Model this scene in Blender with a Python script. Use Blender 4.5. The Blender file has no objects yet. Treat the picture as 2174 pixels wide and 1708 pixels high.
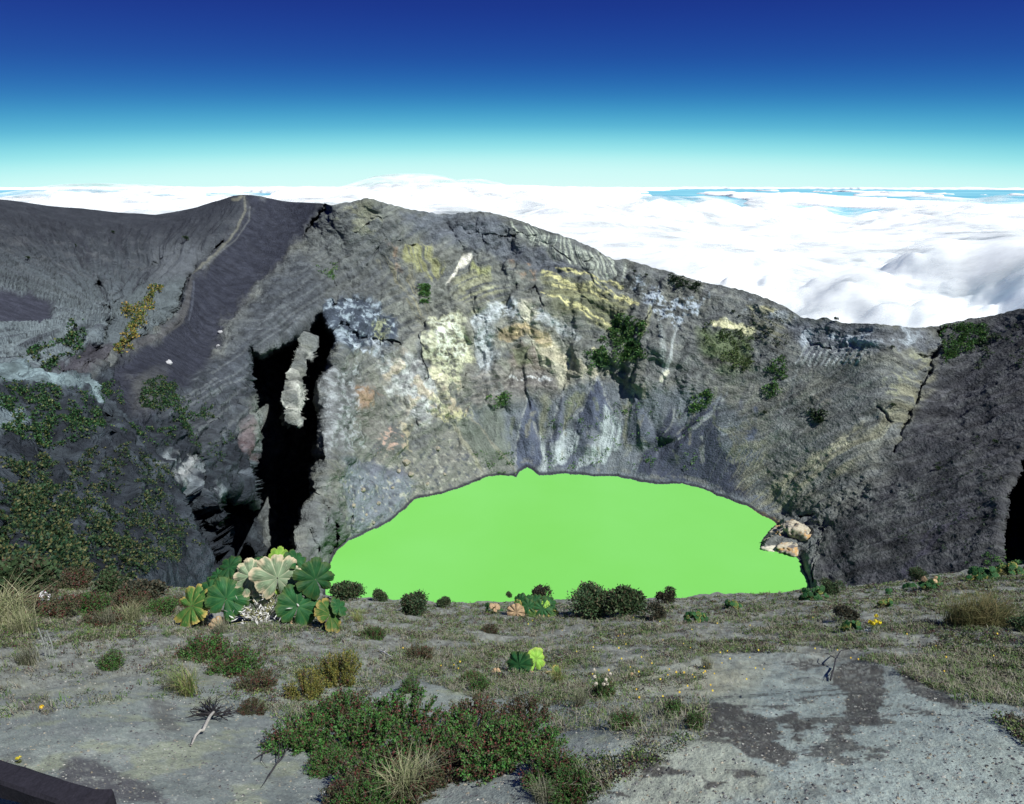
import bpy, math, random
import numpy as np
from mathutils import Vector, Matrix

# ------------------------------------------------------------------ camera, sky, sun
SC = bpy.context.scene
COL = SC.collection
HFOV = math.radians(75.0)
PITCH = math.radians(18.2)
SUN_AZ, SUN_EL = math.radians(125), math.radians(53)     # azimuth clockwise from straight ahead (+y)

cam_data = bpy.data.cameras.new("camera")
cam = bpy.data.objects.new("camera", cam_data)
COL.objects.link(cam)
cam.location = (0, 0, 0)
cam.rotation_euler = (math.pi / 2 - PITCH, 0, 0)
cam_data.sensor_fit = 'HORIZONTAL'
cam_data.angle = HFOV
cam_data.clip_start = 0.1
cam_data.clip_end = 400000
SC.camera = cam

def srgb(r, g, b):
    f = lambda c: (c / 255 / 12.92) if c / 255 <= 0.04045 else ((c / 255 + 0.055) / 1.055) ** 2.4
    return (f(r), f(g), f(b))

EXPOSURE = 0.5
SC.view_settings.view_transform = 'Standard'
SC.view_settings.look = 'None'
SC.view_settings.exposure = EXPOSURE
SC.view_settings.gamma = 1.0
SC.cycles.use_denoising = True
SC.cycles.max_bounces = 6
SC.cycles.diffuse_bounces = 2
SC.cycles.transparent_max_bounces = 8

world = bpy.data.worlds.new("World")
SC.world = world
world.use_nodes = True
nt = world.node_tree
nt.nodes.clear()
wo = nt.nodes.new('ShaderNodeOutputWorld')
bg = nt.nodes.new('ShaderNodeBackground')
sky = nt.nodes.new('ShaderNodeTexSky')
sky.sky_type = 'NISHITA'
sky.sun_disc = False
sky.sun_elevation = SUN_EL
sky.sun_rotation = SUN_AZ
sky.altitude = 3400
sky.air_density = 1.0
sky.dust_density = 0.3
sky.ozone_density = 3.0
tc = nt.nodes.new('ShaderNodeTexCoord')
sep = nt.nodes.new('ShaderNodeSeparateXYZ')
nt.links.new(tc.outputs['Generated'], sep.inputs[0])
ramp = nt.nodes.new('ShaderNodeValToRGB')
mr = nt.nodes.new('ShaderNodeMapRange')
mr.inputs['From Min'].default_value = -0.02
mr.inputs['From Max'].default_value = 0.38
ma = nt.nodes.new('ShaderNodeMath'); ma.operation = 'MULTIPLY_ADD'      # sky darkened towards both sides to imitate lens vignetting
ma.inputs[1].default_value = -0.11; ma.inputs[2].default_value = 0.11
nt.links.new(sep.outputs['Y'], ma.inputs[0])
mz = nt.nodes.new('ShaderNodeMath'); mz.operation = 'MAXIMUM'; mz.inputs[1].default_value = -0.02
nt.links.new(sep.outputs['Z'], mz.inputs[0])
ms = nt.nodes.new('ShaderNodeMath'); ms.operation = 'ADD'
nt.links.new(mz.outputs[0], ms.inputs[0]); nt.links.new(ma.outputs[0], ms.inputs[1])
nt.links.new(ms.outputs[0], mr.inputs['Value'])
nt.links.new(mr.outputs[0], ramp.inputs[0])
ramp.color_ramp.interpolation = 'B_SPLINE'
stops = [(-0.02, (228, 253, 250)), (0.004, (208, 251, 248)), (0.022, (204, 250, 247)), (0.045, (150, 234, 237)),
         (0.075, (70, 178, 212)), (0.115, (26, 110, 182)), (0.16, (16, 70, 158)), (0.22, (12, 42, 138)), (0.38, (10, 30, 110))]
cr = ramp.color_ramp
while len(cr.elements) > 1:
    cr.elements.remove(cr.elements[0])
for i, (z, c) in enumerate(stops):
    p = (z + 0.02) / 0.40
    e = cr.elements[0] if i == 0 else cr.elements.new(p)
    e.position = p
    l = srgb(*c)
    e.color = (l[0], l[1], l[2], 1)
sc1 = nt.nodes.new('ShaderNodeVectorMath'); sc1.operation = 'SCALE'
sc1.inputs[3].default_value = 0.004
nt.links.new(sky.outputs[0], sc1.inputs[0])
sc2 = nt.nodes.new('ShaderNodeVectorMath'); sc2.operation = 'SCALE'
sc2.inputs[3].default_value = 0.68
nt.links.new(ramp.outputs[0], sc2.inputs[0])
ad = nt.nodes.new('ShaderNodeVectorMath'); ad.operation = 'ADD'
nt.links.new(sc1.outputs[0], ad.inputs[0]); nt.links.new(sc2.outputs[0], ad.inputs[1])
nt.links.new(ad.outputs[0], bg.inputs['Color'])
bg.inputs['Strength'].default_value = 1.0
nt.links.new(bg.outputs[0], wo.inputs[0])

sd = bpy.data.lights.new("sun", 'SUN')
sd.energy = 4.5
sd.angle = math.radians(0.5)
sd.color = (1.0, 0.985, 0.95)
sun = bpy.data.objects.new("sun", sd)
COL.objects.link(sun)
SUNV = Vector((math.sin(SUN_AZ) * math.cos(SUN_EL), math.cos(SUN_AZ) * math.cos(SUN_EL), math.sin(SUN_EL)))
sun.rotation_euler = SUNV.to_track_quat('Z', 'Y').to_euler()

# ------------------------------------------------------------------ helpers
random.seed(7)
RNG = np.random.default_rng(11)
FPX = 1087.0 / math.tan(HFOV / 2)          # focal length in the units of the survey below (2174 wide)
CP, SP = math.cos(PITCH), math.sin(PITCH)

def raydir(px, py):
    """sight lines of the survey: unit forward component in the camera's frame"""
    px = np.asarray(px, float); py = np.asarray(py, float)
    dx = (px - 1087) / FPX
    dy = -(py - 854) / FPX
    return np.stack([dx, CP + dy * SP, dy * CP - SP], -1)

_P = np.random.default_rng(3).permutation(256).astype(np.int64)
_PERM = np.concatenate([_P, _P, _P])
_G = np.array([[1,1,0],[-1,1,0],[1,-1,0],[-1,-1,0],[1,0,1],[-1,0,1],[1,0,-1],[-1,0,-1],[0,1,1],[0,-1,1],[0,1,-1],[0,-1,-1],[1,1,0],[-1,1,0],[0,-1,1],[0,-1,-1]], np.float32)

def noise(x, y, z=0.0):
    x = np.asarray(x, np.float64); y = np.asarray(y, np.float64) + 0 * x; z = np.asarray(z, np.float64) + 0 * x
    fx, fy, fz = np.floor(x), np.floor(y), np.floor(z)
    X = fx.astype(np.int64) & 255; Y = fy.astype(np.int64) & 255; Z = fz.astype(np.int64) & 255
    x = (x - fx).astype(np.float32); y = (y - fy).astype(np.float32); z = (z - fz).astype(np.float32)
    u = x * x * x * (x * (x * 6 - 15) + 10); v = y * y * y * (y * (y * 6 - 15) + 10); w = z * z * z * (z * (z * 6 - 15) + 10)
    def g(i, j, k):
        h = _PERM[_PERM[_PERM[X + i] + Y + j] + Z + k] & 15
        q = _G[h]
        return q[..., 0] * (x - i) + q[..., 1] * (y - j) + q[..., 2] * (z - k)
    a = g(0,0,0); b = g(1,0,0); a = a + u * (b - a)
    c = g(0,1,0); d = g(1,1,0); c = c + u * (d - c)
    e = g(0,0,1); f = g(1,0,1); e = e + u * (f - e)
    h = g(0,1,1); i = g(1,1,1); h = h + u * (i - h)
    a = a + v * (c - a); e = e + v * (h - e)
    return a + w * (e - a)

def fbm(x, y, z=0.0, oct=4, gain=0.5, lac=2.03):
    s = 0; a = 1.0
    for o in range(oct):
        s = s + a * noise(np.asarray(x) + 17.3 * o, np.asarray(y) + 5.1 * o, np.asarray(z) + 9.7 * o)
        x = np.asarray(x) * lac; y = np.asarray(y) * lac; z = np.asarray(z) * lac
        a *= gain
    return s

def ridged(x, y, z=0.0, oct=4, gain=0.5, lac=2.1):
    s = 0; a = 1.0
    for o in range(oct):
        n = 1 - 2 * np.abs(noise(np.asarray(x) + 13.1 * o, np.asarray(y) + 7.7 * o, np.asarray(z) + 3.3 * o))
        s = s + a * n
        x = np.asarray(x) * lac; y = np.asarray(y) * lac; z = np.asarray(z) * lac
        a *= gain
    return s

def smooth(a, b, x):
    t = np.clip((x - a) / (b - a + 1e-12), 0, 1)
    return t * t * (3 - 2 * t)

def sdf_poly(x, y, poly):
    """signed distance, negative inside"""
    p = np.asarray(poly, float)
    d = np.full(x.shape, 1e18); ins = np.zeros(x.shape, bool)
    n = len(p)
    for i in range(n):
        ax, ay = p[i]; bx, by = p[(i + 1) % n]
        ex, ey = bx - ax, by - ay
        wx, wy = x - ax, y - ay
        t = np.clip((wx * ex + wy * ey) / (ex * ex + ey * ey + 1e-9), 0, 1)
        d = np.minimum(d, (wx - ex * t) ** 2 + (wy - ey * t) ** 2)
        c = ((ay > y) != (by > y))
        if abs(ey) > 1e-9:
            ins ^= c & (x < ex * (y - ay) / ey + ax)
    d = np.sqrt(d)
    return np.where(ins, -d, d)

def dist_line(x, y, line):
    """distance to a polyline, signed side value (+ = right of travel), parameter"""
    p = np.asarray(line, float)
    d = np.full(x.shape, 1e18); side = np.zeros(x.shape)
    for i in range(len(p) - 1):
        ax, ay = p[i]; bx, by = p[i + 1]
        ex, ey = bx - ax, by - ay
        wx, wy = x - ax, y - ay
        t = np.clip((wx * ex + wy * ey) / (ex * ex + ey * ey + 1e-9), 0, 1)
        dd = (wx - ex * t) ** 2 + (wy - ey * t) ** 2
        m = dd < d
        d = np.where(m, dd, d)
        side = np.where(m, np.sign(ex * wy - ey * wx), side)
    return np.sqrt(d), side

def mesh_np(name, V, F, mat=None, color=None, smooth_shade=True, parent=None, attrs=None):
    """one mesh object from arrays; F is (n,3) or (n,4)"""
    V = np.asarray(V, np.float32).reshape(-1, 3); F = np.asarray(F, np.int32)
    me = bpy.data.meshes.new(name)
    n, k = F.shape
    me.vertices.add(len(V)); me.vertices.foreach_set('co', V.ravel())
    me.loops.add(n * k); me.loops.foreach_set('vertex_index', F.ravel())
    me.polygons.add(n)
    me.polygons.foreach_set('loop_start', np.arange(0, n * k, k, dtype=np.int32))
    try:
        me.polygons.foreach_set('loop_total', np.full(n, k, dtype=np.int32))
    except Exception:
        pass
    me.polygons.foreach_set('use_smooth', np.full(n, smooth_shade, dtype=bool))
    if color is not None:
        a = me.color_attributes.new('albedo', 'FLOAT_COLOR', 'POINT')
        c = np.ones((len(V), 4), np.float32); c[:, :3] = np.asarray(color, np.float32).reshape(-1, 3)
        a.data.foreach_set('color', c.ravel())
    for k2, arr in (attrs or {}).items():
        a = me.attributes.new(k2, 'FLOAT', 'POINT')
        a.data.foreach_set('value', np.asarray(arr, np.float32).ravel())
    me.update(calc_edges=True)
    me.validate()
    if mat: me.materials.append(mat)
    o = bpy.data.objects.new(name, me)
    COL.objects.link(o)
    if parent: o.parent = parent
    return o

def grid_faces(nr, nc):
    i = np.arange(nr - 1)[:, None] * nc + np.arange(nc - 1)[None, :]
    return np.stack([i, i + 1, i + nc + 1, i + nc], -1).reshape(-1, 4)

def tag(o, label=None, cat=None, group=None, kind=None):
    if label: o['label'] = label
    if cat: o['category'] = cat
    if group: o['group'] = group
    if kind: o['kind'] = kind
    return o

def empty(name, loc, rz=0.0, s=1.0):
    o = bpy.data.objects.new(name, None); COL.objects.link(o)
    o.location = loc; o.rotation_euler = (0, 0, rz); o.scale = (s, s, s)
    o.empty_display_size = 0.1
    return o

def dup(root):
    c = root.copy(); COL.objects.link(c)
    for ch in root.children:
        d = ch.copy(); COL.objects.link(d); d.parent = c
        for g in ch.children:
            e = g.copy(); COL.objects.link(e); e.parent = d
    return c

# ------------------------------------------------------------------ materials
def new_mat(name):
    m = bpy.data.materials.new(name); m.use_nodes = True
    t = m.node_tree; t.nodes.clear()
    return m, t

def N(t, typ, **kw):
    n = t.nodes.new(typ)
    for k, v in kw.items():
        if k in n.inputs.keys(): n.inputs[k].default_value = v
        else: setattr(n, k, v)
    return n

def attr_rock(name, scale, bump, var=0.5, rough=0.95, fine=8.0, bdist=1.0):
    """albedo attribute broken up by object-space noise, with bump"""
    m, t = new_mat(name)
    out = N(t, 'ShaderNodeOutputMaterial'); bs = N(t, 'ShaderNodeBsdfPrincipled', Roughness=rough)
    bs.inputs['Specular IOR Level'].default_value = 0.12
    at = N(t, 'ShaderNodeAttribute', attribute_name='albedo')
    tc = N(t, 'ShaderNodeTexCoord')
    n1 = N(t, 'ShaderNodeTexNoise', Scale=scale, Detail=8.0, Roughness=0.72)
    n2 = N(t, 'ShaderNodeTexNoise', Scale=scale * fine, Detail=3.0, Roughness=0.6)
    t.links.new(tc.outputs['Object'], n1.inputs['Vector']); t.links.new(tc.outputs['Object'], n2.inputs['Vector'])
    a = N(t, 'ShaderNodeMath', operation='ADD'); t.links.new(n1.outputs[0], a.inputs[0]); t.links.new(n2.outputs[0], a.inputs[1])
    mr = N(t, 'ShaderNodeMapRange'); mr.inputs['From Min'].default_value = 0.65; mr.inputs['From Max'].default_value = 1.35
    mr.inputs['To Min'].default_value = 1 - var; mr.inputs['To Max'].default_value = 1 + var
    t.links.new(a.outputs[0], mr.inputs['Value'])
    mul = N(t, 'ShaderNodeVectorMath', operation='SCALE')
    t.links.new(at.outputs['Color'], mul.inputs[0]); t.links.new(mr.outputs[0], mul.inputs[3])
    t.links.new(mul.outputs[0], bs.inputs['Base Color'])
    bp = N(t, 'ShaderNodeBump', Strength=bump, Distance=bdist)
    t.links.new(a.outputs[0], bp.inputs['Height']); t.links.new(bp.outputs[0], bs.inputs['Normal'])
    t.links.new(bs.outputs[0], out.inputs[0])
    return m

def leaf_mat(name, transl=0.3, rough=0.6, spec=0.25):
    m, t = new_mat(name)
    out = N(t, 'ShaderNodeOutputMaterial'); bs = N(t, 'ShaderNodeBsdfPrincipled', Roughness=rough)
    bs.inputs['Specular IOR Level'].default_value = spec
    at = N(t, 'ShaderNodeAttribute', attribute_name='albedo')
    oi = N(t, 'ShaderNodeObjectInfo')
    mr = N(t, 'ShaderNodeMapRange'); mr.inputs['To Min'].default_value = 0.8; mr.inputs['To Max'].default_value = 1.2
    t.links.new(oi.outputs['Random'], mr.inputs['Value'])
    mul = N(t, 'ShaderNodeVectorMath', operation='SCALE')
    t.links.new(at.outputs['Color'], mul.inputs[0]); t.links.new(mr.outputs[0], mul.inputs[3])
    tr = N(t, 'ShaderNodeBsdfTranslucent'); mx = N(t, 'ShaderNodeMixShader'); mx.inputs[0].default_value = transl
    t.links.new(mul.outputs[0], bs.inputs['Base Color']); t.links.new(mul.outputs[0], tr.inputs[0])
    t.links.new(bs.outputs[0], mx.inputs[1]); t.links.new(tr.outputs[0], mx.inputs[2])
    t.links.new(mx.outputs[0], out.inputs[0])
    return m

M_ROCK = attr_rock('crater_rock', 0.16, 0.8, 0.30, fine=5.0, bdist=2.2)
M_ASH = attr_rock('volcanic_ash', 3.0, 0.45, 0.26, fine=16.0, bdist=0.025)
M_LEAF = leaf_mat('foliage', 0.25)
M_BIG = leaf_mat('broad_leaf', 0.22, 0.55, 0.14)
M_STRAW = leaf_mat('grass_blade', 0.3, 0.7, 0.15)
M_WOOD = attr_rock('dry_wood', 9.0, 0.5, 0.4, fine=5.0, bdist=0.01)
M_STONE = attr_rock('stone', 1.5, 0.5, 0.4, fine=6.0, bdist=0.1)

# ------------------------------------------------------------------ crater: a survey of bearings and distances
LAKE_Z = -190.0
SKYLINE = [(-1000,425,520),(-300,432,600),(0,424,620),(60,431,630),(100,437,640),(180,444,650),(250,452,660),(330,456,670),(380,449,670),(420,440,670),(465,426,660),(495,416,652),(510,414,650),(535,415,648),(600,427,640),(650,431,615),(680,432,600),(700,436,565),(740,431,560),(765,427,558),(780,421,556),(790,423,556),(810,432,560),(850,440,575),(880,447,580),(930,455,590),(985,453,592),(1040,451,590),(1060,457,588),(1100,470,585),(1150,487,580),(1200,505,575),(1250,524,568),(1300,549,560),(1330,551,555),(1400,572,545),(1500,603,530),(1560,612,522),(1610,628,515),(1660,650,505),(1700,672,500),(1730,678,495),(1755,674,492),(1780,684,488),(1830,690,480),(1880,689,475),(1950,698,500),(1990,694,505),(2030,684,510),(2080,676,515),(2130,664,515),(2174,655,512),(2500,600,480),(3200,540,400)]
CTRL = [
 # left bowl and its slopes
 (0,520,520),(100,540,505),(200,520,560),(300,520,585),(0,620,395),(120,620,430),(220,640,440),(320,560,545),(330,640,440),
 (0,700,320),(100,720,320),(200,700,352),(160,770,275),(0,780,262),(100,815,232),(0,820,220),(200,850,232),(-200,700,280),(-250,1000,110),
 (390,600,470),(385,660,420),(340,710,380),(260,750,318),(250,800,290),(450,520,555),(520,460,610),(480,600,500),(430,720,410),(560,560,540),(620,480,590),
 (0,900,172),(100,900,190),(0,1000,132),(0,1100,104),(0,1200,72),(200,950,195),(200,1050,152),(200,1150,122),(150,1230,92),
 (330,850,255),(330,950,228),(330,1060,182),(330,1160,150),(330,1240,120),(450,850,318),(450,950,282),(450,1050,240),(450,1150,205),(450,1240,180),
 (520,700,412),(520,800,362),(520,900,325),(520,1000,292),(560,1100,280),(560,1200,255),(600,650,452),(640,560,522),(620,760,405),(620,900,362),(620,1000,335),(620,1100,305),(640,1200,285),
 # face right of the gully
 (720,560,530),(720,650,480),(720,760,428),(710,880,392),(705,980,362),(700,1060,340),(690,1140,318),
 (760,850,412),(790,960,390),(800,720,470),(820,600,520),(820,500,548),(870,900,425),(900,780,455),(900,680,492),(900,560,540),
 (960,900,438),(950,800,462),(1000,640,515),(1000,740,490),(1000,540,560),
 (1100,900,455),(1100,820,480),(1100,740,500),(1100,650,518),(1100,560,555),
 (1250,900,455),(1250,810,480),(1250,720,500),(1250,640,522),(1250,580,545),
 (1400,950,438),(1400,850,455),(1400,750,480),(1400,660,510),
 (1550,950,432),(1550,850,455),(1550,740,482),(1550,670,503),
 (1700,900,436),(1700,800,462),(1700,730,484),
 (1830,1050,352),(1830,950,380),(1830,850,408),(1850,750,458),
 (1950,1100,305),(1950,1000,345),(1950,900,390),(1950,800,440),
 (2050,1150,272),(2050,1050,322),(2050,950,368),(2050,850,412),(2060,760,458),
 (2174,1180,225),(2174,1080,285),(2174,980,340),(2174,880,390),(2174,780,445),(2400,900,350),(2400,1100,240),
 (1800,1200,285),(1900,1200,262),(1800,1300,225),(2000,1280,190),(2174,1300,140),(1900,1400,170),(2174,1450,75),
 (-1000,700,250),(-1000,1000,120),(-1000,1250,60),(-1000,1480,34),(0,1350,50),(200,1350,80),(400,1350,140),(500,1350,175),(0,1480,36),(300,1480,90),
]
def right_wall(px, py, slope=.60, foot=145.0):
    """where a sight line meets the even right-hand slope that rises from the shore"""
    d = raydir(px, py); h = math.hypot(d[0], d[1])
    rim = np.interp(px, [p[0] for p in SKYLINE], [p[2] for p in SKYLINE]); ry = np.interp(px, [p[0] for p in SKYLINE], [p[1] for p in SKYLINE])
    return (px, py, min((190 + slope * foot) / (slope * d[0] / h - d[2] / h), rim - .27 * (py - ry)))
CTRL = [c for c in CTRL if c[0] < 1800] + [right_wall(1690, py, .55) for py in (990, 1060)] + [right_wall(px, py) for px in (1800, 1900, 2000, 2100, 2174, 2400) for py in (740, 850, 960, 1070, 1180, 1290, 1440)] + [(3200, 800, 260), (3200, 1000, 170), (3200, 1250, 90), (3200, 1480, 45)]
SHORE = [(700,1200),(706,1186),(720,1165),(740,1148),(765,1138),(790,1126),(815,1115),(840,1097),(862,1078),(880,1061),(905,1056),(950,1045),(975,1036),(1000,1025),(1030,1014),(1060,1009),(1085,1010),(1096,1014),(1103,1003),(1118,992),(1130,997),(1145,1009),(1170,1009),(1200,1005),(1230,1008),(1262,1011),(1310,1012),(1350,1021),(1390,1029),(1450,1028),(1480,1034),(1515,1047),(1550,1063),(1585,1075),(1620,1096),(1645,1108),(1650,1113),(1640,1120),(1622,1140),(1612,1160),(1620,1170),(1650,1170),(1680,1174),(1696,1188),(1705,1210),(1716,1240),(1722,1260),(1715,1330),(1620,1390),(1400,1430),(1100,1435),(850,1400),(720,1330),(690,1260)]

def plane_k(d, z=LAKE_Z):
    return np.where(d[..., 2] < -1e-3, z / np.minimum(d[..., 2], -1e-3), 1e9)

def hrho(px, py, rho):
    d = raydir(px, py)
    return d * (np.asarray(rho, float) / np.hypot(d[..., 0], d[..., 1]))[..., None]

shore_d = raydir([p[0] for p in SHORE], [p[1] for p in SHORE])
shore_rho = plane_k(shore_d) * np.hypot(shore_d[:, 0], shore_d[:, 1])
cx = np.array([p[0] for p in SKYLINE + CTRL] + [p[0] for p in SHORE], float)
cy = np.array([p[1] for p in SKYLINE + CTRL] + [p[1] for p in SHORE], float)
cv = np.log(np.array([p[2] for p in SKYLINE + CTRL] + list(shore_rho), float))

def tps_fit(x, y, v, lam=0.02):
    x = x / 500; y = y / 500
    r2 = (x[:, None] - x) ** 2 + (y[:, None] - y) ** 2
    K = 0.5 * r2 * np.log(r2 + 1e-12) + lam * 0.01 * np.eye(len(x))
    Pm = np.stack([np.ones_like(x), x, y], 1)
    A = np.block([[K, Pm], [Pm.T, np.zeros((3, 3))]])
    return np.linalg.solve(A, np.concatenate([v, np.zeros(3)]))

def tps_eval(w, cx, cy, x, y):
    sh = x.shape; x = (x.ravel() / 500).astype(np.float32); y = (y.ravel() / 500).astype(np.float32)
    out = np.empty(len(x), np.float64)
    ax = (cx / 500).astype(np.float32); ay = (cy / 500).astype(np.float32); n = len(ax); ww = w[:n].astype(np.float32)
    for s in range(0, len(x), 40000):
        a = x[s:s+40000, None] - ax; b = y[s:s+40000, None] - ay
        r2 = a * a + b * b
        out[s:s+40000] = (0.5 * r2 * np.log(r2 + 1e-12)) @ ww
    return (out + w[n] + w[n+1] * x + w[n+2] * y).reshape(sh)

W = tps_fit(cx, cy, cv)
NROW = 640
PX = np.concatenate([np.linspace(-1000, -285, 120), np.linspace(-280, 2460, 1560), np.linspace(2466, 3200, 120)])
NCOL = len(PX)
SKY_Y = np.interp(PX, [p[0] for p in SKYLINE], [p[1] for p in SKYLINE])
SKY_Y = SKY_Y + np.where((PX > 690), 3.0 * noise(PX / 23, 0.5 + 0 * PX) + 2.0 * noise(PX / 9, 2.5 + 0 * PX), 1.0 * noise(PX / 40, 0.5 + 0 * PX))
T = np.linspace(0, 1, NROW)
T = T ** 1.08
GX = np.broadcast_to(PX, (NROW, NCOL)).copy()
GY = SKY_Y[None, :] + (1480 - SKY_Y)[None, :] * T[:, None]

# coarse evaluation, then bilinear refinement in the survey's own rows and columns
GD = raydir(GX, GY)
GH = np.hypot(GD[..., 0], GD[..., 1])
RHO = np.exp(tps_eval(W, cx, cy, GX, GY))
PLK = plane_k(GD) * GH
wx = 3.0 * fbm(GX / 26, GY / 26, 0.3, 3); wy = 3.0 * fbm(GX / 26, GY / 26, 7.3, 3)
SD = sdf_poly(GX + wx, GY + 0.7 * wy, SHORE)
RHO = np.where(SD > 0, np.minimum(RHO, PLK * (1 - 0.0006 * np.clip(SD, 0, 40))), RHO)
wgt = np.exp(-np.clip(SD, 0, None) / 10.0)
RHO = np.where(SD > 0, RHO * (1 - wgt) + wgt * PLK * (1 - 0.0004 * np.clip(SD, 0, 40)), RHO)

# ---- features carved along the sight lines
WX = GX + 7 * fbm(GX / 30, GY / 42, 1.7, 4, 0.6); WY = GY + 9 * fbm(GX / 30, GY / 42, 4.9, 4, 0.6)
WX0, WY0 = GX + 6 * fbm(GX / 34, GY / 42, 1.7, 3, .5), GY + 7 * fbm(GX / 34, GY / 42, 4.9, 3, .5)
GULLY = [(681,660),(697,690),(712,708),(714,735),(703,777),(686,807),(676,828),(690,887),(686,931),(678,960),(688,979),(668,997),(670,1041),(652,1085),(641,1121),(632,1140),(634,1215),(440,1215),(410,1160),(365,1075),(362,1040),(385,1036),(420,1075),(452,1130),(456,1060),(472,1036),(500,1048),(542,1072),(531,1011),(529,975),(542,894),(525,810),(531,737),(553,758),(597,735),(637,711),(660,690)]
SPINE = [(648,708),(666,719),(668,764),(650,770),(644,814),(644,847),(634,868),(632,896),(616,908),(605,865),(610,814),(618,766)]
gs = sdf_poly(WX0, WY0, GULLY); sp = sdf_poly(WX0 + .8 * (WX - WX0) + 3 * noise(GX / 9, GY / 9, 2.7), WY, SPINE)
carve = (.12 * smooth(9, 1, gs + 3 * noise(GX / 11, GY / 15, 6.6)) + .88 * smooth(1.0, -4.5, gs)) * smooth(-1, 4, sp + 4 + 7 * noise(GX / 15, GY / 19, 9.9) + 3 * noise(GX / 6, GY / 7, 4.4))
for line, w in (([(632,1120),(645,1150)], 4), ([(425,1075),(455,1130),(475,1190)], 6), ([(520,1150),(535,1190)], 3)):
    dl, _ = dist_line(WX, WY, line)
    carve = carve * smooth(w * 0.35, w * 0.9, dl)
low = smooth(1230, 1190, GY)
RHO = RHO * (1 + (0.30 + .22 * smooth(900, 1080, GY)) * carve * low)
RHO = np.where((SD > 0) & (carve < .02), np.minimum(RHO, PLK * 0.999), RHO)
# buttress to the right of the gully stands forward
bt, _ = dist_line(GX, GY, [(712,690),(700,860),(700,1000),(690,1100),(690,1200)])
RHO = RHO * (1 - 0.030 * np.exp(-(bt / 34) ** 2) * smooth(20, -3, -gs) * smooth(4, 40, SD))

def cone(apex, left, right, h):
    """a fan of scree: swells out from its apex to its foot"""
    global RHO
    ax, ay = apex; mx, my = (left[0] + right[0]) / 2, (left[1] + right[1]) / 2
    t = np.clip((GY - ay) / (my - ay), 0, 1.15); xc = ax + (mx - ax) * t; w = np.maximum(abs(right[0] - left[0]) / 2 * t, 1)
    s = np.clip(1 - np.abs(GX + 3 * noise(GX / 18, GY / 40, 2.2) - xc) / w, 0, 1)
    RHO = RHO * (1 - h * s * np.minimum(t, 1) * smooth(1.15, .9, t) * smooth(4, 70, SD) * (GY > ay))
for a in (((1272,796),(1178,990),(1322,930),.026), ((1195,830),(1155,985),(1200,960),.018), ((1130,850),(1085,985),(1150,980),.018), ((1530,830),(1380,965),(1470,1000),.014), ((1465,868),(1390,930),(1445,935),.012), ((1345,828),(1325,960),(1405,935),.016), ((1060,845),(1010,960),(1085,960),.014), ((1000,890),(960,985),(1080,1000),.018), ((930,880),(830,1060),(1000,1010),.020)):
    cone(*a)
big = noise(GX / 85, GY / 130, 3.1) + .6 * ridged(GX / 60 + 4, GY / 100, 5.2, 2, .5)
RHO = RHO * (1 + .012 * big * smooth(20, 90, SD) * smooth(0, 40, GY - SKY_Y[None, :]) * smooth(560, 700, GX) * (1 - .9 * smooth(1340, 1560, GX)))

def pocket(poly_, depth):
    """a hollow worn into the wall"""
    global RHO
    d = sdf_poly(WX0 + .5 * (WX - WX0), WY0 + .5 * (WY - WY0), poly_)
    RHO = RHO * (1 + depth * (.15 * smooth(6, 0, d) + .85 * smooth(1, -4, d)))
for pl, dp in (([(224,686),(240,686),(234,720),(214,752),(192,748),(206,715)], .14), ([(2140,1050),(2152,1020),(2174,980),(2230,960),(2230,1200),(2122,1200),(2128,1130)], .22), ([(-60,1115),(12,1132),(34,1170),(36,1205),(-60,1205)], .18),
    ([(660,470),(676,452),(690,440),(697,446),(684,468),(672,486),(652,492)], .05), ([(118,792),(160,790),(158,806),(120,806)], .08), ([(40,770),(62,775),(66,800),(44,800)], .08), ([(208,592),(222,596),(212,616),(200,612)], .05), ([(296,556),(310,552),(318,520),(326,522),(318,560),(300,572)], .0),
    ([(486,832),(498,838),(500,870),(490,866)], .05), ([(230,880),(242,890),(238,925),(226,915)], .07), ([(390,960),(404,970),(432,1030),(420,1035)], .05), ([(1700,1096),(1730,1092),(1726,1104),(1702,1108)], .03)):
    if dp: pocket(pl, dp)
dl, sdn = dist_line(GX + .35 * (WX - GX), GY + .35 * (WY - GY), [(455,530),(425,560),(402,590),(388,625),(384,652),(362,682),(330,706),(300,724),(270,742)])
RHO = RHO * (1 + .040 * smooth(-1, 2, dl * sdn) * np.exp(-dl / 26) * (sdn > 0) * smooth(505, 560, GY))

def carve_line(line, width, depth, warp=1.0, shelf=0.0):
    """a ragged crack: depth as a share of the distance; shelf pushes out the ground above it"""
    global RHO
    x0 = min(p[0] for p in line) - 60; x1 = max(p[0] for p in line) + 60
    y0 = min(p[1] for p in line) - 60; y1 = max(p[1] for p in line) + 60
    j0, j1 = np.searchsorted(PX, [x0, x1])
    sl = (slice(None), slice(j0, j1))
    X = GX[sl] + warp * (WX[sl] - GX[sl]); Y = GY[sl] + warp * (WY[sl] - GY[sl])
    d, s = dist_line(X, Y, line)
    along = 0.65 + 0.9 * noise(GX[sl] / 14, GY[sl] / 14, 3.3)
    f = 1 + depth * np.clip(along, 0.1, 1.4) * smooth(width, width * 0.35, d)
    if shelf: f = f - shelf * (s < 0) * np.exp(-(d / (width * 3)) ** 2)
    RHO[sl] = RHO[sl] * f

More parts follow.
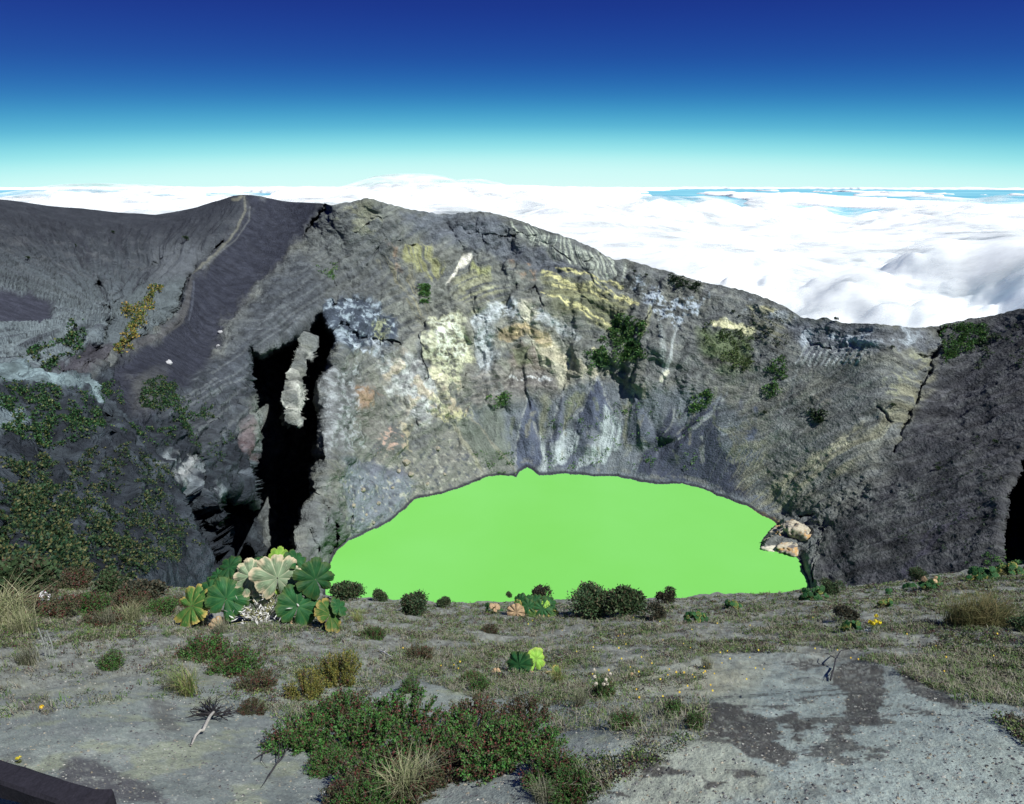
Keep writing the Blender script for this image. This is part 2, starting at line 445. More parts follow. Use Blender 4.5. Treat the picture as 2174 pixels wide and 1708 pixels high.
for line, w, dp, wp in [
    ([(690,440),(672,462),(655,478),(650,492)], 6, .030, 1.0), ([(700,446),(684,470),(676,486)], 5, .025, 1.0),
    ([(755,492),(770,480),(800,468)], 4, .020, .8), ([(783,565),(792,540),(812,520),(835,515),(868,524),(880,530)], 6, .022, .8),
    ([(995,500),(1020,498),(1045,506),(1090,503),(1138,505)], 4, .016, .8), ([(1165,522),(1190,540),(1210,552)], 4, .016, .8),
    ([(700,650),(740,652),(770,648),(800,672),(815,690)], 8, .024, 1.4), ([(720,690),(760,720),(800,735),(850,740)], 8, .022, 1.6),
    ([(690,580),(715,620),(705,660)], 4, .016, 1.0), ([(760,560),(745,600),(740,650)], 4, .012, 1.0),
    ([(1272,540),(1265,552),(1240,560)], 4, .014, .8), ([(1115,625),(1130,612),(1145,632),(1160,655)], 5, .014, 1.0),
    ([(900,690),(895,740),(897,790),(890,830)], 5, .018, 1.0), ([(985,800),(975,840)], 4, .014, 1.0),
    ([(1130,720),(1120,740),(1108,756)], 4, .014, .8), ([(1065,640),(1085,625),(1100,610)], 3, .010, .8),
    ([(472,515),(425,560),(402,590),(388,625),(384,652),(362,682),(330,706),(300,724)], 7, .055, .35),
    ([(398,610),(395,650),(380,690),(345,718)], 3, .012, .35),
    ([(395,528),(345,560),(318,582),(312,600),(285,612),(262,620)], 4, .018, .6), ([(262,618),(252,640),(235,655),(215,660)], 9, .07, .8),
    ([(240,690),(222,705),(212,725),(206,745)], 13, .070, .5), ([(130,800),(165,790),(210,770),(240,752)], 6, .035, .8),
    ([(310,650),(285,668),(262,690)], 4, .018, .8), ([(60,790),(40,800),(70,812)], 8, .04, .8), ([(160,690),(155,715)], 8, .03, .8),
    ([(2000,705),(1990,740),(1965,800),(1945,850),(1920,900),(1900,960)], 8, .016, 1.3),
    ([(2176,985),(2160,1020),(2145,1060),(2138,1110),(2132,1170),(2140,1195)], 13, .14, .6), ([(2195,985),(2180,1060),(2172,1150)], 16, .14, .6),
    ([(1752,1122),(1745,1160),(1735,1200),(1728,1240)], 4, .030, .4), ([(742,1095),(739,1125),(735,1145)], 4, .05, .3),
    ([(705,1110),(712,1140),(700,1180)], 5, .03, .8), ([(680,1050),(690,1085),(684,1120)], 4, .02, .8), ([(660,1130),(668,1170)], 4, .03, .8),
    ([(1955,750),(1985,760),(2000,745)], 6, .02, 1.0), ([(1715,720),(1740,735),(1760,745)], 5, .016, 1.2),
    ([(1700,1100),(1730,1095)], 5, .012, 1.0),
    
    ([(200,860),(215,890),(230,920),(215,940)], 7, .035, .8), ([(380,960),(400,1000),(420,1030)], 6, .02, .8), ([(480,830),(500,870)], 6, .02, 1),
    ([(430,880),(445,920),(452,950)], 5, .02, .9), ([(0,1130),(20,1150),(30,1180)], 18, .10, .6), ([(0,960),(60,965),(110,960)], 6, .02, 1.0),
    ([(250,970),(330,1000),(400,1050)], 5, .016, 1.2), ([(20,905),(120,920),(170,935)], 5, .015, 1.2),
    ([(1860,870),(1880,880),(1895,900)], 5, .012, 1.0), ([(560,520),(540,580),(500,640)], 0.1, 0.0, 0),
]:
    if dp: carve_line(line, w * (.75 if w <= 6 else 1), dp * (.5 if w <= 6 and dp < .03 else 1), max(wp, .9) if w <= 6 and wp > .4 else wp)

P = GD * (RHO / GH)[..., None]
inside = SD < 0
hit = GD * (PLK / GH)[..., None]
P = np.where(inside[..., None], hit, P)
P[..., 2] = np.where(inside, LAKE_Z - np.minimum(12, 0.12 * -SD + 0.05), P[..., 2])

def grid_normals(P):
    du = np.gradient(P, axis=1); dv = np.gradient(P, axis=0)
    n = np.cross(dv, du); n /= np.linalg.norm(n, axis=-1, keepdims=True) + 1e-9
    f = np.sum(n * P, -1) > 0
    n[f] *= -1
    return n

def blur(a, k):
    for ax in (0, 1):
        c = np.cumsum(np.insert(np.pad(a, [(k, k) if i == ax else (0, 0) for i in range(a.ndim)], mode='edge'), 0, 0, axis=ax), axis=ax)
        n = a.shape[ax]; w = 2 * k + 1
        a = (np.take(c, range(w, n + w), axis=ax) - np.take(c, range(0, n), axis=ax)) / w
    return a

NRM = grid_normals(blur(P, 4))
x, y, z = P[..., 0], P[..., 1], P[..., 2]

def region(poly, soft=8, warp=1.0):
    return smooth(soft, -soft, sdf_poly(GX + warp * 1.4 * (WX - GX), GY + warp * 1.4 * (WY - GY), poly))

CINDER = [(505,405),(690,425),(668,462),(645,500),(610,550),(560,595),(520,640),(478,685),(460,740),(440,780),(360,840),(300,905),(250,840),(225,800),(262,752),(330,722),(372,690),(392,655),(400,600),(470,525),(525,450)]
r_cinder = region(CINDER, 16, 1.2)
r_bowl = region([(-1200,380),(505,400),(520,450),(465,525),(400,590),(385,655),(300,725),(230,740),(130,800),(-1200,800)], 10, 0.6)
r_smooth = np.clip(r_cinder + region([(-300,610),(60,620),(112,660),(110,685),(-300,700)], 6, 0.8), 0, 1)
r_talus = region([(1000,870),(1180,850),(1250,800),(1330,830),(1480,830),(1600,900),(1640,1100),(1500,1050),(1100,1010),(990,1030)], 20)
r_talus2 = region([(720,985),(900,950),(960,890),(1090,1000),(1060,1020),(880,1065),(740,1150),(720,1100)], 10)
r_right = region([(2005,680),(3400,460),(3400,1500),(1700,1500),(1760,1130),(1880,1000),(1940,860),(1990,740)], 38)
near_shore = smooth(0, 22, SD)

# displacement along the normal
crag = ridged(x / 46, y / 46, z / 34, 6, 0.52) - 0.75
flute_th = np.arctan2(y - 340, x - 40) + .035 * fbm(x / 45, y / 45, z / 45, 3, .6)
flr = np.hypot(x - 40, y - 340)
fl = ridged(flute_th * 22, flr / 160, 0.5, 3, 0.55) - 0.7
strata = noise(x / 130, y / 130, (z + 8 * noise(x / 60, y / 60, 2.2)) / 5.0) + 0.6 * noise(x / 90, y / 90, (z + 5 * noise(x / 50, y / 50, 8.2)) / 2.2)
V0 = hrho(np.array(235.), np.array(655.), np.array(400.))
bth = np.arctan2(y - V0[1], x - V0[0]); br = np.hypot(x - V0[0], y - V0[1])
brill = ridged(bth * 13 + 0.6 * noise(x / 60, y / 60), br / 210, 1.5, 4, 0.62) - 0.8
def dipz(x, y, z):
    """height above the tilted beds: they arch over the middle of the face"""
    k = np.clip((x - 20) / 170, -1, 1)
    return z + 85 * (k * k) * np.where(k < 0, .85, .42) * 1.0
bed = dipz(x, y, z)
bedn = noise(x / 120, y / 120, (bed + 7 * fbm(x / 50, y / 50, z / 60, 2)) / 5.5) + .7 * noise(x / 80, y / 80, (bed + 5 * noise(x / 40, y / 40, 8.2)) / 2.4)
finec = ridged(x / 11, y / 11, z / 8, 4, .6) - .75
r_block = region([(688,640),(785,640),(850,700),(825,755),(727,742),(700,720)], 10, 1.3)
r_slope = region([(1480,830),(1700,760),(1990,760),(1960,900),(1850,1000),(1720,1110),(1560,1050)], 25)
a_crag = (1 - .75 * r_slope) * 3.4 * (1 - 0.93 * r_smooth) * (1 - 0.75 * r_bowl) * (1 - 0.7 * r_talus) * (1 - 0.55 * r_talus2) * (1 - 0.5 * r_right)
a_crag = a_crag * smooth(60, 330, np.hypot(x, y) + 60)
disp = a_crag * crag
disp = disp + 0.75 * fl * (.4 + 1.2 * smooth(-.2, .4, noise(x / 90, y / 90, z / 70))) * (1 - r_smooth) * (1 - r_bowl) * (1 - 0.8 * r_talus) * (1 - .7 * r_slope) * (1 - r_talus2) * (1 - .6 * r_right)
r_left = region([(-300,800),(260,790),(420,860),(530,900),(540,1080),(420,1230),(-300,1300)], 20)
disp = disp + r_left * (1.2 * strata + 2.2 * (ridged(x / 24, y / 24, z / 9, 4, .55) - .7)) * smooth(50, 200, np.hypot(x, y))
disp = disp + 0.2 * strata * (1 - r_smooth) * (1 - 0.8 * r_bowl) * (1 - r_talus) * (1 - r_talus2) * smooth(60, 330, np.hypot(x, y))
cliffm = (1 - .6 * r_slope) * (1 - .45 * r_right) * (1 - r_smooth) * (1 - .85 * r_bowl) * (1 - .8 * r_talus) * (1 - .6 * r_talus2)
disp = disp + .95 * finec * cliffm * smooth(80, 300, np.hypot(x, y)) * (.5 + smooth(-.3, .3, noise(x / 55, y / 55, z / 40)) + 1.5 * r_block)
disp = disp + .65 * bedn * (.3 + 1.2 * smooth(-.2, .3, noise(x / 60 + 5, y / 60, z / 45))) * cliffm * smooth(80, 330, np.hypot(x, y))
brill2 = ridged(bth * 42 + 1.2 * noise(x / 50, y / 50), br / 150, 4.5, 3, .6) - .7
disp = disp + 1.0 * brill2 * r_bowl * (1 - r_smooth) * smooth(0, 60, GY - SKY_Y[None, :])
disp = disp + 2.6 * brill * r_bowl * (1 - r_smooth) * smooth(0, 60, GY - SKY_Y[None, :])
disp = disp + 0.5 * fbm(x / 9, y / 9, z / 9, 3, 0.6) * r_talus2 * 2.0
fl_big = ridged(flute_th * 6.5 + .5 * noise(x / 110, y / 110, 4.1), flr / 240, 7.5, 2, .5) - .6
disp = disp + 3.6 * fl_big * cliffm * smooth(640, 760, GX) * smooth(1560, 1400, GX)
dg = fbm(y / 7 + x / 28, x / 95, 3.7, 3, .6)
disp = disp + 1.5 * dg * np.clip(r_right + r_slope, 0, 1)
disp = disp * near_shore * (1 - 0.8 * smooth(30, 0, GY - SKY_Y[None, :]))
P = P + NRM * disp[..., None]
P[..., 2] = np.where((~inside) & (carve < .02) & (P[..., 2] < LAKE_Z + 0.03), LAKE_Z + 0.03, P[..., 2])
NRM = grid_normals(P)

# ---- what the ground is made of
ALB = np.empty(P.shape); ALB[:] = (.135, .137, .128)
def paint(mask, col, amt=1.0):
    global ALB
    m = np.clip(mask * amt, 0, 1)[..., None]
    ALB = ALB * (1 - m) + np.array(col) * m
def poly(poly_, col, soft=8, warp=1.0, amt=1.0, tex=None):
    m = region(poly_, soft, warp)
    if tex is not None: m = m * tex
    paint(m, col, amt)
x, y, z = P[..., 0], P[..., 1], P[..., 2]
n_a = fbm(x / 40, y / 40, z / 30, 5, 0.6); n_b = fbm(x / 14 + 9, y / 14, z / 10, 4, 0.65)
n_st = fbm(flute_th * 30, flr / 90, 2.2, 4, 0.6)          # streaks running down to the lake
n_sz = noise(x / 110, y / 110, dipz(x, y, z) / 3.2 + 1.2 * n_a) + 0.7 * noise(x / 110, y / 110, dipz(x, y, z) / 1.5 + n_a)
n_fs = fbm(flute_th * 110, flr / 60, 6.2, 3, .6)
n_ff = fbm(x / 5, y / 5, z / 4, 3, .7)
t1 = smooth(-0.15, 0.35, n_b); t2 = smooth(-0.1, 0.4, n_a); ts = smooth(-0.1, 0.35, n_st); tz = smooth(-0.1, 0.4, n_sz)

paint(t2, (.17, .165, .135), 0.7)
paint(ts, (.105, .105, .108), 0.5)
paint(t1 * tz, (.21, .205, .175), 0.45)
# left wall below the cinder cone
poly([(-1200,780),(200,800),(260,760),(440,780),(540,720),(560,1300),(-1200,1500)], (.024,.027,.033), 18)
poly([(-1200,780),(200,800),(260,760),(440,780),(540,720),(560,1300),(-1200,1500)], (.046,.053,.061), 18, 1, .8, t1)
poly([(-300,800),(60,798),(205,825),(195,850),(80,845),(-300,835)], (.17,.21,.215), 8)
poly([(-60,880),(40,900),(60,930),(-60,930)], (.13,.155,.165), 8)
poly([(300,1000),(360,960),(530,1100),(520,1110),(400,1030)], (.19,.20,.205), 6, 1.2, .8, t1)
poly([(400,830),(530,750),(545,930),(530,1040),(470,960)], (.12,.132,.148), 12, 1.2, .9, t1)
poly([(470,900),(545,830),(540,950)], (.20,.205,.18), 10, 1.2, .8)
poly([(360,970),(380,960),(400,1000),(365,1040)], (.26,.25,.24), 7, 1.2, .8, t1)
poly([(500,880),(520,870),(530,980),(500,960)], (.12,.08,.08), 6, 1, .7)
poly([(600,745),(660,745),(650,920),(600,920)], (.36,.345,.30), 8, 1.6, .9, smooth(-.1, .35, n_b))
# bowl
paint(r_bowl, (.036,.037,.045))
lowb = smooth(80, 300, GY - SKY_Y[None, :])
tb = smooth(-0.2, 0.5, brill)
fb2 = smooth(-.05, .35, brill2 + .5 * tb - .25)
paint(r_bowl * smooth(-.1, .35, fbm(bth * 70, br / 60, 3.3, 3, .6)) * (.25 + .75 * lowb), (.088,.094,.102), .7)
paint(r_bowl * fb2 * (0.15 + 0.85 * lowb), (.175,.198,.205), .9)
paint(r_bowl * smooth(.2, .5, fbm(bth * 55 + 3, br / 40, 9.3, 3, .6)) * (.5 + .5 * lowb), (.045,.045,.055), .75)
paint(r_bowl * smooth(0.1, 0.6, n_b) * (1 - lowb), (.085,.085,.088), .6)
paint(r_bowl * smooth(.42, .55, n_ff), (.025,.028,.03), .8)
poly([(235,655),(330,600),(400,590),(385,660),(300,725),(230,740)], (.105,.118,.122), 10, .8, .9)
poly([(330,520),(470,520),(400,595),(330,610)], (.10,.104,.112), 16, .8, .9)
poly([(90,800),(200,730),(260,740),(180,800)], (.058,.052,.06), 10, 1, .9)
poly([(-300,615),(60,622),(112,660),(110,685),(-300,700)], (.046,.046,.060), 6, .9)
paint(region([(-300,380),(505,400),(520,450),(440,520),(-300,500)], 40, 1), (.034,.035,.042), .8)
# cinder cone
paint(r_cinder, (.030,.031,.042))
paint(r_cinder * smooth(-0.25, 0.5, fbm(flute_th * 60, flr / 300, 1.1, 3)), (.040,.041,.053), .8)
poly([(275,800),(350,790),(330,870),(290,880)], (.10,.098,.09), 18, 1, .6)
def stroke(line, w, col, amt=1.0, warp=.4, tex=None):
    d, s = dist_line(GX + warp * (WX - GX), GY + warp * (WY - GY), line)
    m = smooth(w, w * 0.4, d)
    if tex is not None: m = m * tex
    paint(m, col, amt)
stroke([(518,420),(522,450),(505,485),(480,520),(440,560),(412,585)], 3.0, (.15,.142,.115), .8, .3)
stroke([(512,418),(505,424),(495,424)], 5, (.17,.155,.115), .8, .2)
stroke([(531,440),(528,470),(500,510),(470,535),(430,575)], 2.0, (.12,.12,.12), .7, .2)
stroke([(404,600),(398,650),(378,690),(330,722),(270,745)], 7.0, (.082,.078,.078), .9, .3)
stroke([(412,600),(408,650),(400,680)], 3.0, (.09,.095,.115), .6, .2)
# face to the right of the cinder cone
FACE = [(690,440),(800,425),(1060,455),(1200,505),(1300,560),(1310,760),(1180,850),(1000,880),(860,960),(720,980),(700,650),(560,700),(470,760),(560,610),(640,540)]
poly(FACE, (.135,.137,.122), 14, 1, .7)
poly(FACE, (.185,.185,.158), 14, 1, .7, smooth(0, .35, n_sz))
poly(FACE, (.080,.083,.090), 14, 1, .6, smooth(.1, .45, -n_sz))
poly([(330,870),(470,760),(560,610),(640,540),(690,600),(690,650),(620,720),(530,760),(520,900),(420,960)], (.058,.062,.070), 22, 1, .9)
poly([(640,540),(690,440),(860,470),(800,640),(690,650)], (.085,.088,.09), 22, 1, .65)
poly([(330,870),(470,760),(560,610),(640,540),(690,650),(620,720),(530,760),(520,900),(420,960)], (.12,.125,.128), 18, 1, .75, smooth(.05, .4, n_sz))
poly([(700,440),(790,425),(830,520),(720,480)], (.19,.185,.13), 14, 1.2, .8, t1)
poly([(850,450),(1060,455),(1110,560),(1000,540),(870,500)], (.108,.115,.130), 16, 1, .85)
poly([(1080,510),(1230,570),(1180,600),(1090,560)], (.105,.11,.125), 14, 1, .85)
poly([(688,640),(785,640),(850,700),(825,755),(727,742),(700,720)], (.060,.072,.095), 9, 1.4, .95)
poly([(688,640),(785,640),(850,700),(825,755),(727,742),(700,720)], (.30,.34,.37), 9, 1.4, .8, smooth(.1, .5, .7 * n_ff + .6 * n_b))
poly([(725,735),(790,728),(830,748),(828,760),(760,752)], (.36,.38,.40), 6, 1.6, .9, smooth(-.2, .2, n_b))
poly([(785,688),(822,688),(826,742),(785,738)], (.26,.265,.15), 7, 1.2, .8, smooth(-.3, .2, n_ff))
poly([(857,530),(885,522),(915,530),(938,575),(925,592),(870,572)], (.27,.26,.13), 8, 1.4, .95, smooth(-.5, .1, n_fs))
poly([(800,555),(850,545),(900,640),(915,700),(890,690),(850,620)], (.23,.21,.14), 10, 1.2, .8, smooth(-.1, .3, n_fs))
poly([(812,530),(838,530),(850,580),(835,585)], (.25,.17,.12), 8, 1.6, .7, t1)
poly([(985,548),(998,545),(1000,555),(972,580),(955,600),(945,605),(960,578)], (.62,.57,.47), 2.5, .6, .95)
poly([(965,590),(1020,575),(1070,620),(1055,660),(995,665),(970,640)], (.27,.26,.16), 12, 1.4, .9, smooth(-.15, .2, n_sz))
poly([(1085,555),(1120,560),(1135,590),(1100,590)], (.26,.17,.11), 10, 1.6, .75, t1)
poly([(1000,562),(1022,570),(1040,590),(1002,590)], (.32,.32,.15), 6, 1.2, .85)
poly([(965,600),(1065,600),(1065,660),(985,665)], (.30,.295,.20), 10, 1, .7, smooth(.1, .4, n_sz))
poly([(900,660),(1010,640),(1180,640),(1265,800),(1180,850),(980,850),(930,900),(820,940),(785,780),(860,740)], (.235,.225,.18), 26, 1.4, .65, smooth(-.5, .2, n_b))
WH = (.44,.455,.455)
poly([(1040,645),(1080,638),(1160,655),(1172,690),(1120,675),(1045,678)], WH, 10, 1.8, .85, smooth(-.4, .2, .6 * n_ff + .6 * n_b))
for ln, w, c in (([(1040,670),(1018,690),(1028,730),(1033,760),(1022,792)], 15, WH), ([(1119,658),(1132,700),(1145,722),(1162,745),(1182,785),(1195,800)], 15, (.46,.42,.31)), ([(1162,745),(1200,770),(1240,795),(1262,800)], 10, (.42,.37,.26)),
    ([(1067,716),(1090,704),(1112,699),(1145,710),(1160,733)], 8, (.43,.33,.19)), ([(1165,680),(1195,700),(1230,720)], 8, (.36,.37,.36)), ([(1010,800),(1040,812),(1030,835)], 8, (.33,.33,.31))):
    stroke(ln, w * 1.9, c, .6, 1.2)
    stroke(ln, w * 1.5, c, .8, 1.5, smooth(-.25, .25, n_ff + .5 * n_b))
poly([(1096,729),(1135,740),(1180,826),(1050,830)], (.165,.135,.112), 8, 1, .9)
poly([(1096,729),(1135,740),(1180,826),(1050,830)], (.27,.235,.20), 8, 1, .85, smooth(.0, .3, noise(x / 90, y / 90, z / 1.7)))
poly([(990,790),(1060,780),(1180,800),(1185,850),(1000,855)], (.13,.122,.115), 10, 1, .75)
poly([(990,790),(1060,780),(1180,800),(1185,850),(1000,855)], (.25,.23,.20), 10, 1, .75, smooth(.05, .3, noise(x / 90, y / 90, z / 1.5 + 7)))
stroke([(1077,804),(1125,807),(1170,806)], 4, (.45,.44,.42), .9, 1.0, smooth(-.1, .2, n_ff))
poly([(1085,745),(1125,735),(1125,775),(1095,780)], (.14,.15,.09), 7, 1.2, .8)
poly([(903,703),(917,676),(970,670),(992,740),(1003,772),(975,790),(977,824),(940,832),(917,795),(903,757)], (.42,.41,.27), 6, 1.6, .95, smooth(-.6, .1, n_ff))
poly([(910,690),(965,680),(985,740),(955,790),(915,760)], (.55,.56,.46), 9, 2.0, .85, smooth(-.05, .25, n_ff + .4 * n_b))
poly([(908,780),(942,808),(938,834),(912,826)], (.68,.62,.43), 5, 1.6, .95)
poly([(884,735),(905,690),(903,760),(908,820),(890,800)], (.11,.115,.12), 7, 1.2, .7)
PALE = [(806,770),(888,755),(906,822),(936,862),(890,918),(858,868),(828,822)]
poly(PALE, (.30,.295,.285), 10, 1.6, .9)
poly(PALE, (.44,.44,.41), 10, 1.6, .8, smooth(-.2, .4, .6 * n_ff + .6 * n_b))
poly(PALE, (.44,.36,.25), 10, 1.6, .7, smooth(.1, .35, fbm(x / 12 + 5, y / 12, z / 10, 3)))
poly([(905,840),(940,835),(955,880),(920,890)], (.47,.43,.28), 8, 1.6, .85, smooth(-.2, .2, n_ff))
poly([(935,820),(975,825),(985,880),(955,885)], (.37,.30,.21), 8, 1.6, .75, t1)
poly([(727,800),(790,810),(815,860),(830,960),(770,930),(735,880)], (.165,.155,.135), 12, 1.4, .8)
poly([(735,820),(775,815),(800,850),(775,885),(740,870)], (.25,.165,.105), 10, 1.8, .85, smooth(-.3, .2, n_b))
poly([(790,840),(850,850),(850,920),(800,910)], (.105,.105,.10), 10, 1.4, .7, smooth(-.1, .3, n_fs))
poly([(790,925),(850,925),(850,972),(800,980)], (.38,.25,.19), 8, 2.0, .8, smooth(.0, .3, n_ff))
poly([(845,905),(870,900),(870,960),(850,960)], (.42,.34,.22), 6, 1.6, .7, smooth(-.1, .2, n_ff))
poly([(690,800),(735,780),(740,960),(695,960)], (.17,.17,.17), 12, 1.4, .8)
poly([(690,800),(760,770),(760,960),(695,960)], (.27,.275,.275), 12, 1.4, .7, smooth(.05, .3, n_ff))
poly([(930,880),(1000,860),(1010,890),(950,905)], (.38,.35,.20), 7, 1.6, .8, smooth(-.1, .2, n_ff))
poly([(700,1090),(730,1020),(745,1120),(735,1160),(690,1210),(650,1150)], (.12,.125,.122), 9, 1, .9)
poly([(712,1160),(735,1140),(730,1165),(705,1195)], (.28,.27,.22), 4, .8, .8)
# upper rim, right part
poly([(1080,474),(1130,484),(1320,558),(1312,606),(1220,576),(1130,524),(1085,505)], (.145,.15,.14), 7, .8, .9)
poly([(1080,472),(1130,483),(1325,560),(1322,600),(1220,572),(1130,520),(1085,500)], (.40,.41,.33), 6, .9, .95, smooth(-.12, .2, fbm(flute_th * 130, flr / 200, 5.1, 3)))
poly([(1150,580),(1350,645),(1290,700),(1180,665)], (.15,.15,.095), 14, 1, .85)
poly([(1150,580),(1350,645),(1290,700),(1180,665)], (.26,.25,.14), 14, 1, .8, smooth(.0, .3, n_sz))
for ln, w in (([(1160,580),(1208,604),(1260,616),(1313,630),(1352,650)], 6.5), ([(1175,604),(1238,622),(1290,640)], 4), ([(1200,580),(1260,592),(1320,606)], 4.5), ([(1150,576),(1190,590)], 4), ([(1150,620),(1220,655),(1270,690)], 3.5), ([(1180,572),(1250,590),(1300,600)], 3), ([(1200,640),(1300,690)], 3.5), ([(1260,600),(1340,636)], 3)):
    stroke(ln, w, (.52,.47,.23), .95, .5, smooth(-.35, .1, n_ff))
poly([(1510,684),(1530,680),(1600,700),(1606,712),(1590,716),(1560,702),(1512,694)], (.66,.61,.37), 3, .7, .95)
poly([(1585,648),(1650,660),(1640,668),(1590,654)], (.42,.38,.22), 4, .5, .8)
poly([(1480,700),(1590,715),(1600,790),(1540,800),(1490,750)], (.11,.135,.065), 14, 1, .85)
poly([(1490,755),(1600,790),(1590,800),(1500,775)], (.085,.075,.08), 8, 1, .7)
poly([(1590,650),(1680,670),(1660,740),(1600,720)], (.15,.14,.09), 14, 1, .7, smooth(-.1, .3, n_sz))
poly([(1330,585),(1350,590),(1420,650),(1480,640),(1500,630),(1480,670),(1420,690),(1390,670)], (.34,.37,.40), 7, 1.8, .95, smooth(-.1, .15, n_ff + .4 * n_b))
stroke([(1395,665),(1410,720),(1412,790),(1405,820)], 5, (.30,.31,.29), .85, .6, smooth(-.3, .2, n_fs))
stroke([(1440,690),(1425,730),(1415,790)], 4, (.31,.32,.31), .85, .6)
stroke([(1380,660),(1375,700),(1360,730)], 7, (.30,.29,.17), .8, .6, smooth(-.3, .2, n_fs))
stroke([(1418,790),(1402,812)], 6, (.55,.52,.40), .95, .4)
stroke([(1290,790),(1265,745)], 8, (.48,.43,.26), .8, 1.2, smooth(-.2, .15, n_ff))
poly([(1260,790),(1340,800),(1400,850),(1330,870)], (.22,.19,.14), 12, 1.2, .7, t1)
# fans of scree above the far shore
paint(r_talus, (.128,.14,.158), .85)
paint(r_talus * ts, (.175,.185,.19), .6)
def fan(apex, left, right, col, amt=.85):
    poly([apex, right, ((left[0]+right[0])/2, max(left[1], right[1]) + 6), left], col, 5, .6, amt)
fan((1272,796), (1178,994), (1322,925), (.105,.115,.145)); 
fan((1268,850), (1240,960), (1320,930), (.19,.20,.215), .5)
poly([(1201,912),(1222,912),(1232,930),(1205,985),(1175,996),(1178,960)], (.33,.355,.35), 4, .9, .9, smooth(-.7, 0, n_fs)); poly([(1309,905),(1318,920),(1296,965),(1255,988),(1229,996),(1250,960),(1285,930)], (.33,.36,.35), 4, .9, .9, smooth(-.7, 0, n_fs))
poly([(1142,925),(1152,920),(1160,960),(1158,1002),(1146,1002),(1150,960)], (.34,.365,.35), 3, .8, .9)
fan((1195,830), (1160,980), (1190,960), (.11,.118,.15)); fan((1130,850), (1090,990), (1150,985), (.10,.11,.145)); poly([(1150,850),(1165,840),(1160,940),(1140,930)], (.19,.185,.12), 6, 1.2, .7); poly([(1205,840),(1240,830),(1205,910),(1195,900)], (.18,.18,.11), 6, 1.4, .7); poly([(1320,840),(1340,860),(1335,960),(1322,930)], (.19,.18,.11), 6, 1.2, .6)
poly([(1121,837),(1140,880),(1148,985),(1120,992),(1092,990),(1105,900)], (.082,.092,.125), 5, .8, .85)
poly([(1268,799),(1234,875),(1250,905),(1272,921),(1302,890)], (.078,.088,.122), 5, .8, .9)
DARK = [(1541,832),(1480,880),(1431,913),(1380,945),(1348,1004),(1400,1022),(1462,1027),(1545,1045),(1590,1060),(1575,981),(1530,955),(1522,895)]
poly(DARK, (.046,.051,.074), 7, .8, .95, smooth(-1.2, 0, n_fs))
poly([(1431,868),(1400,905),(1356,943),(1395,940),(1432,905)], (.05,.055,.078), 5, .7, .9)
fan((1345,830), (1330,940), (1395,925), (.10,.11,.135))
stroke([(1606,872),(1600,910),(1583,974)], 9, (.085,.098,.135), .85, 1.0)
for ln in ([(1541,834),(1528,868),(1480,905),(1440,935)], [(1431,870),(1430,905),(1405,930)], [(1268,800),(1235,870),(1200,905)], [(1272,800),(1290,850),(1312,900)], [(1345,832),(1336,880),(1310,900)], [(1196,830),(1180,880),(1172,930)], [(1121,838),(1105,900),(1092,985)]):
    stroke(ln, 3.5, (.25,.255,.245), .85, .5, smooth(-.6, .2, n_ff))
for k in range(5):
    stroke([(1520 + 9 * k, 905), (1545 + 9 * k, 915 + 4 * k), (1560 + 7 * k, 950), (1545 + 8 * k, 985)], 3, (.19,.185,.14), .6, 1.0)
poly([(1201,909),(1231,926),(1223,966),(1174,990),(1177,951)], (.34,.365,.36), 4, .9, .9, smooth(-.8, 0, n_fs)); poly([(1285,860),(1310,898),(1316,943),(1282,981),(1227,994),(1234,966),(1272,921)], (.34,.37,.36), 4, .9, .9, smooth(-.8, 0, n_fs))
poly([(1560,960),(1600,940),(1640,1000),(1600,1060),(1560,1040)], (.19,.175,.125), 10, 1.6, .7, smooth(0, .3, n_fs))
stroke([(1530,838),(1515,870),(1470,910)], 4, (.19,.20,.21), .8, .5); stroke([(1465,870),(1462,900),(1440,920)], 3, (.2,.2,.19), .7, .5)
for k in range(26):
    ax = 1020 + 22 * k + 9 * math.sin(k * 5.1); ay = 850 + 40 * math.sin(k * 2.7)
    stroke([(ax, ay), (ax + 14 * math.sin(k * 1.9), ay + 60), (ax + 8 * math.sin(k * 3.1), ay + 120)], 5, [(.19,.18,.13), (.115,.12,.14), (.23,.23,.21), (.135,.145,.10)][k % 4], .6, .9, t1)
poly([(1020,880),(1060,850),(1090,990),(1010,930)], (.14,.15,.115), 12, 1.2, .7)
# boulder slope above the left shore
paint(r_talus2, (.185,.18,.155), .9)
poly([(715,980),(760,985),(850,1000),(880,1030),(840,1095),(740,1150),(735,1090)], (.165,.178,.20), 12, 1, .9)
paint(r_talus2 * smooth(.25, .5, fbm(x / 3.2, y / 3.2, z / 3.2, 2)), (.34,.32,.26), .8)
paint(r_talus2 * smooth(.25, .5, fbm(x / 4.2 + 40, y / 4.2, z / 4.2, 2)), (.07,.075,.09), .7)
stroke([(730,985),(800,1000),(860,1010)], 16, (.115,.118,.14), .7, 1)
poly([(965,905),(1000,890),(1095,1000),(1060,1008),(1000,960)], (.125,.135,.11), 8, .9, .9)
stroke([(960,905),(990,950),(1020,1000)], 6, (.27,.25,.18), .7, .8)
stroke([(1000,890),(1050,950),(1095,1000)], 4, (.24,.22,.17), .6, .8)
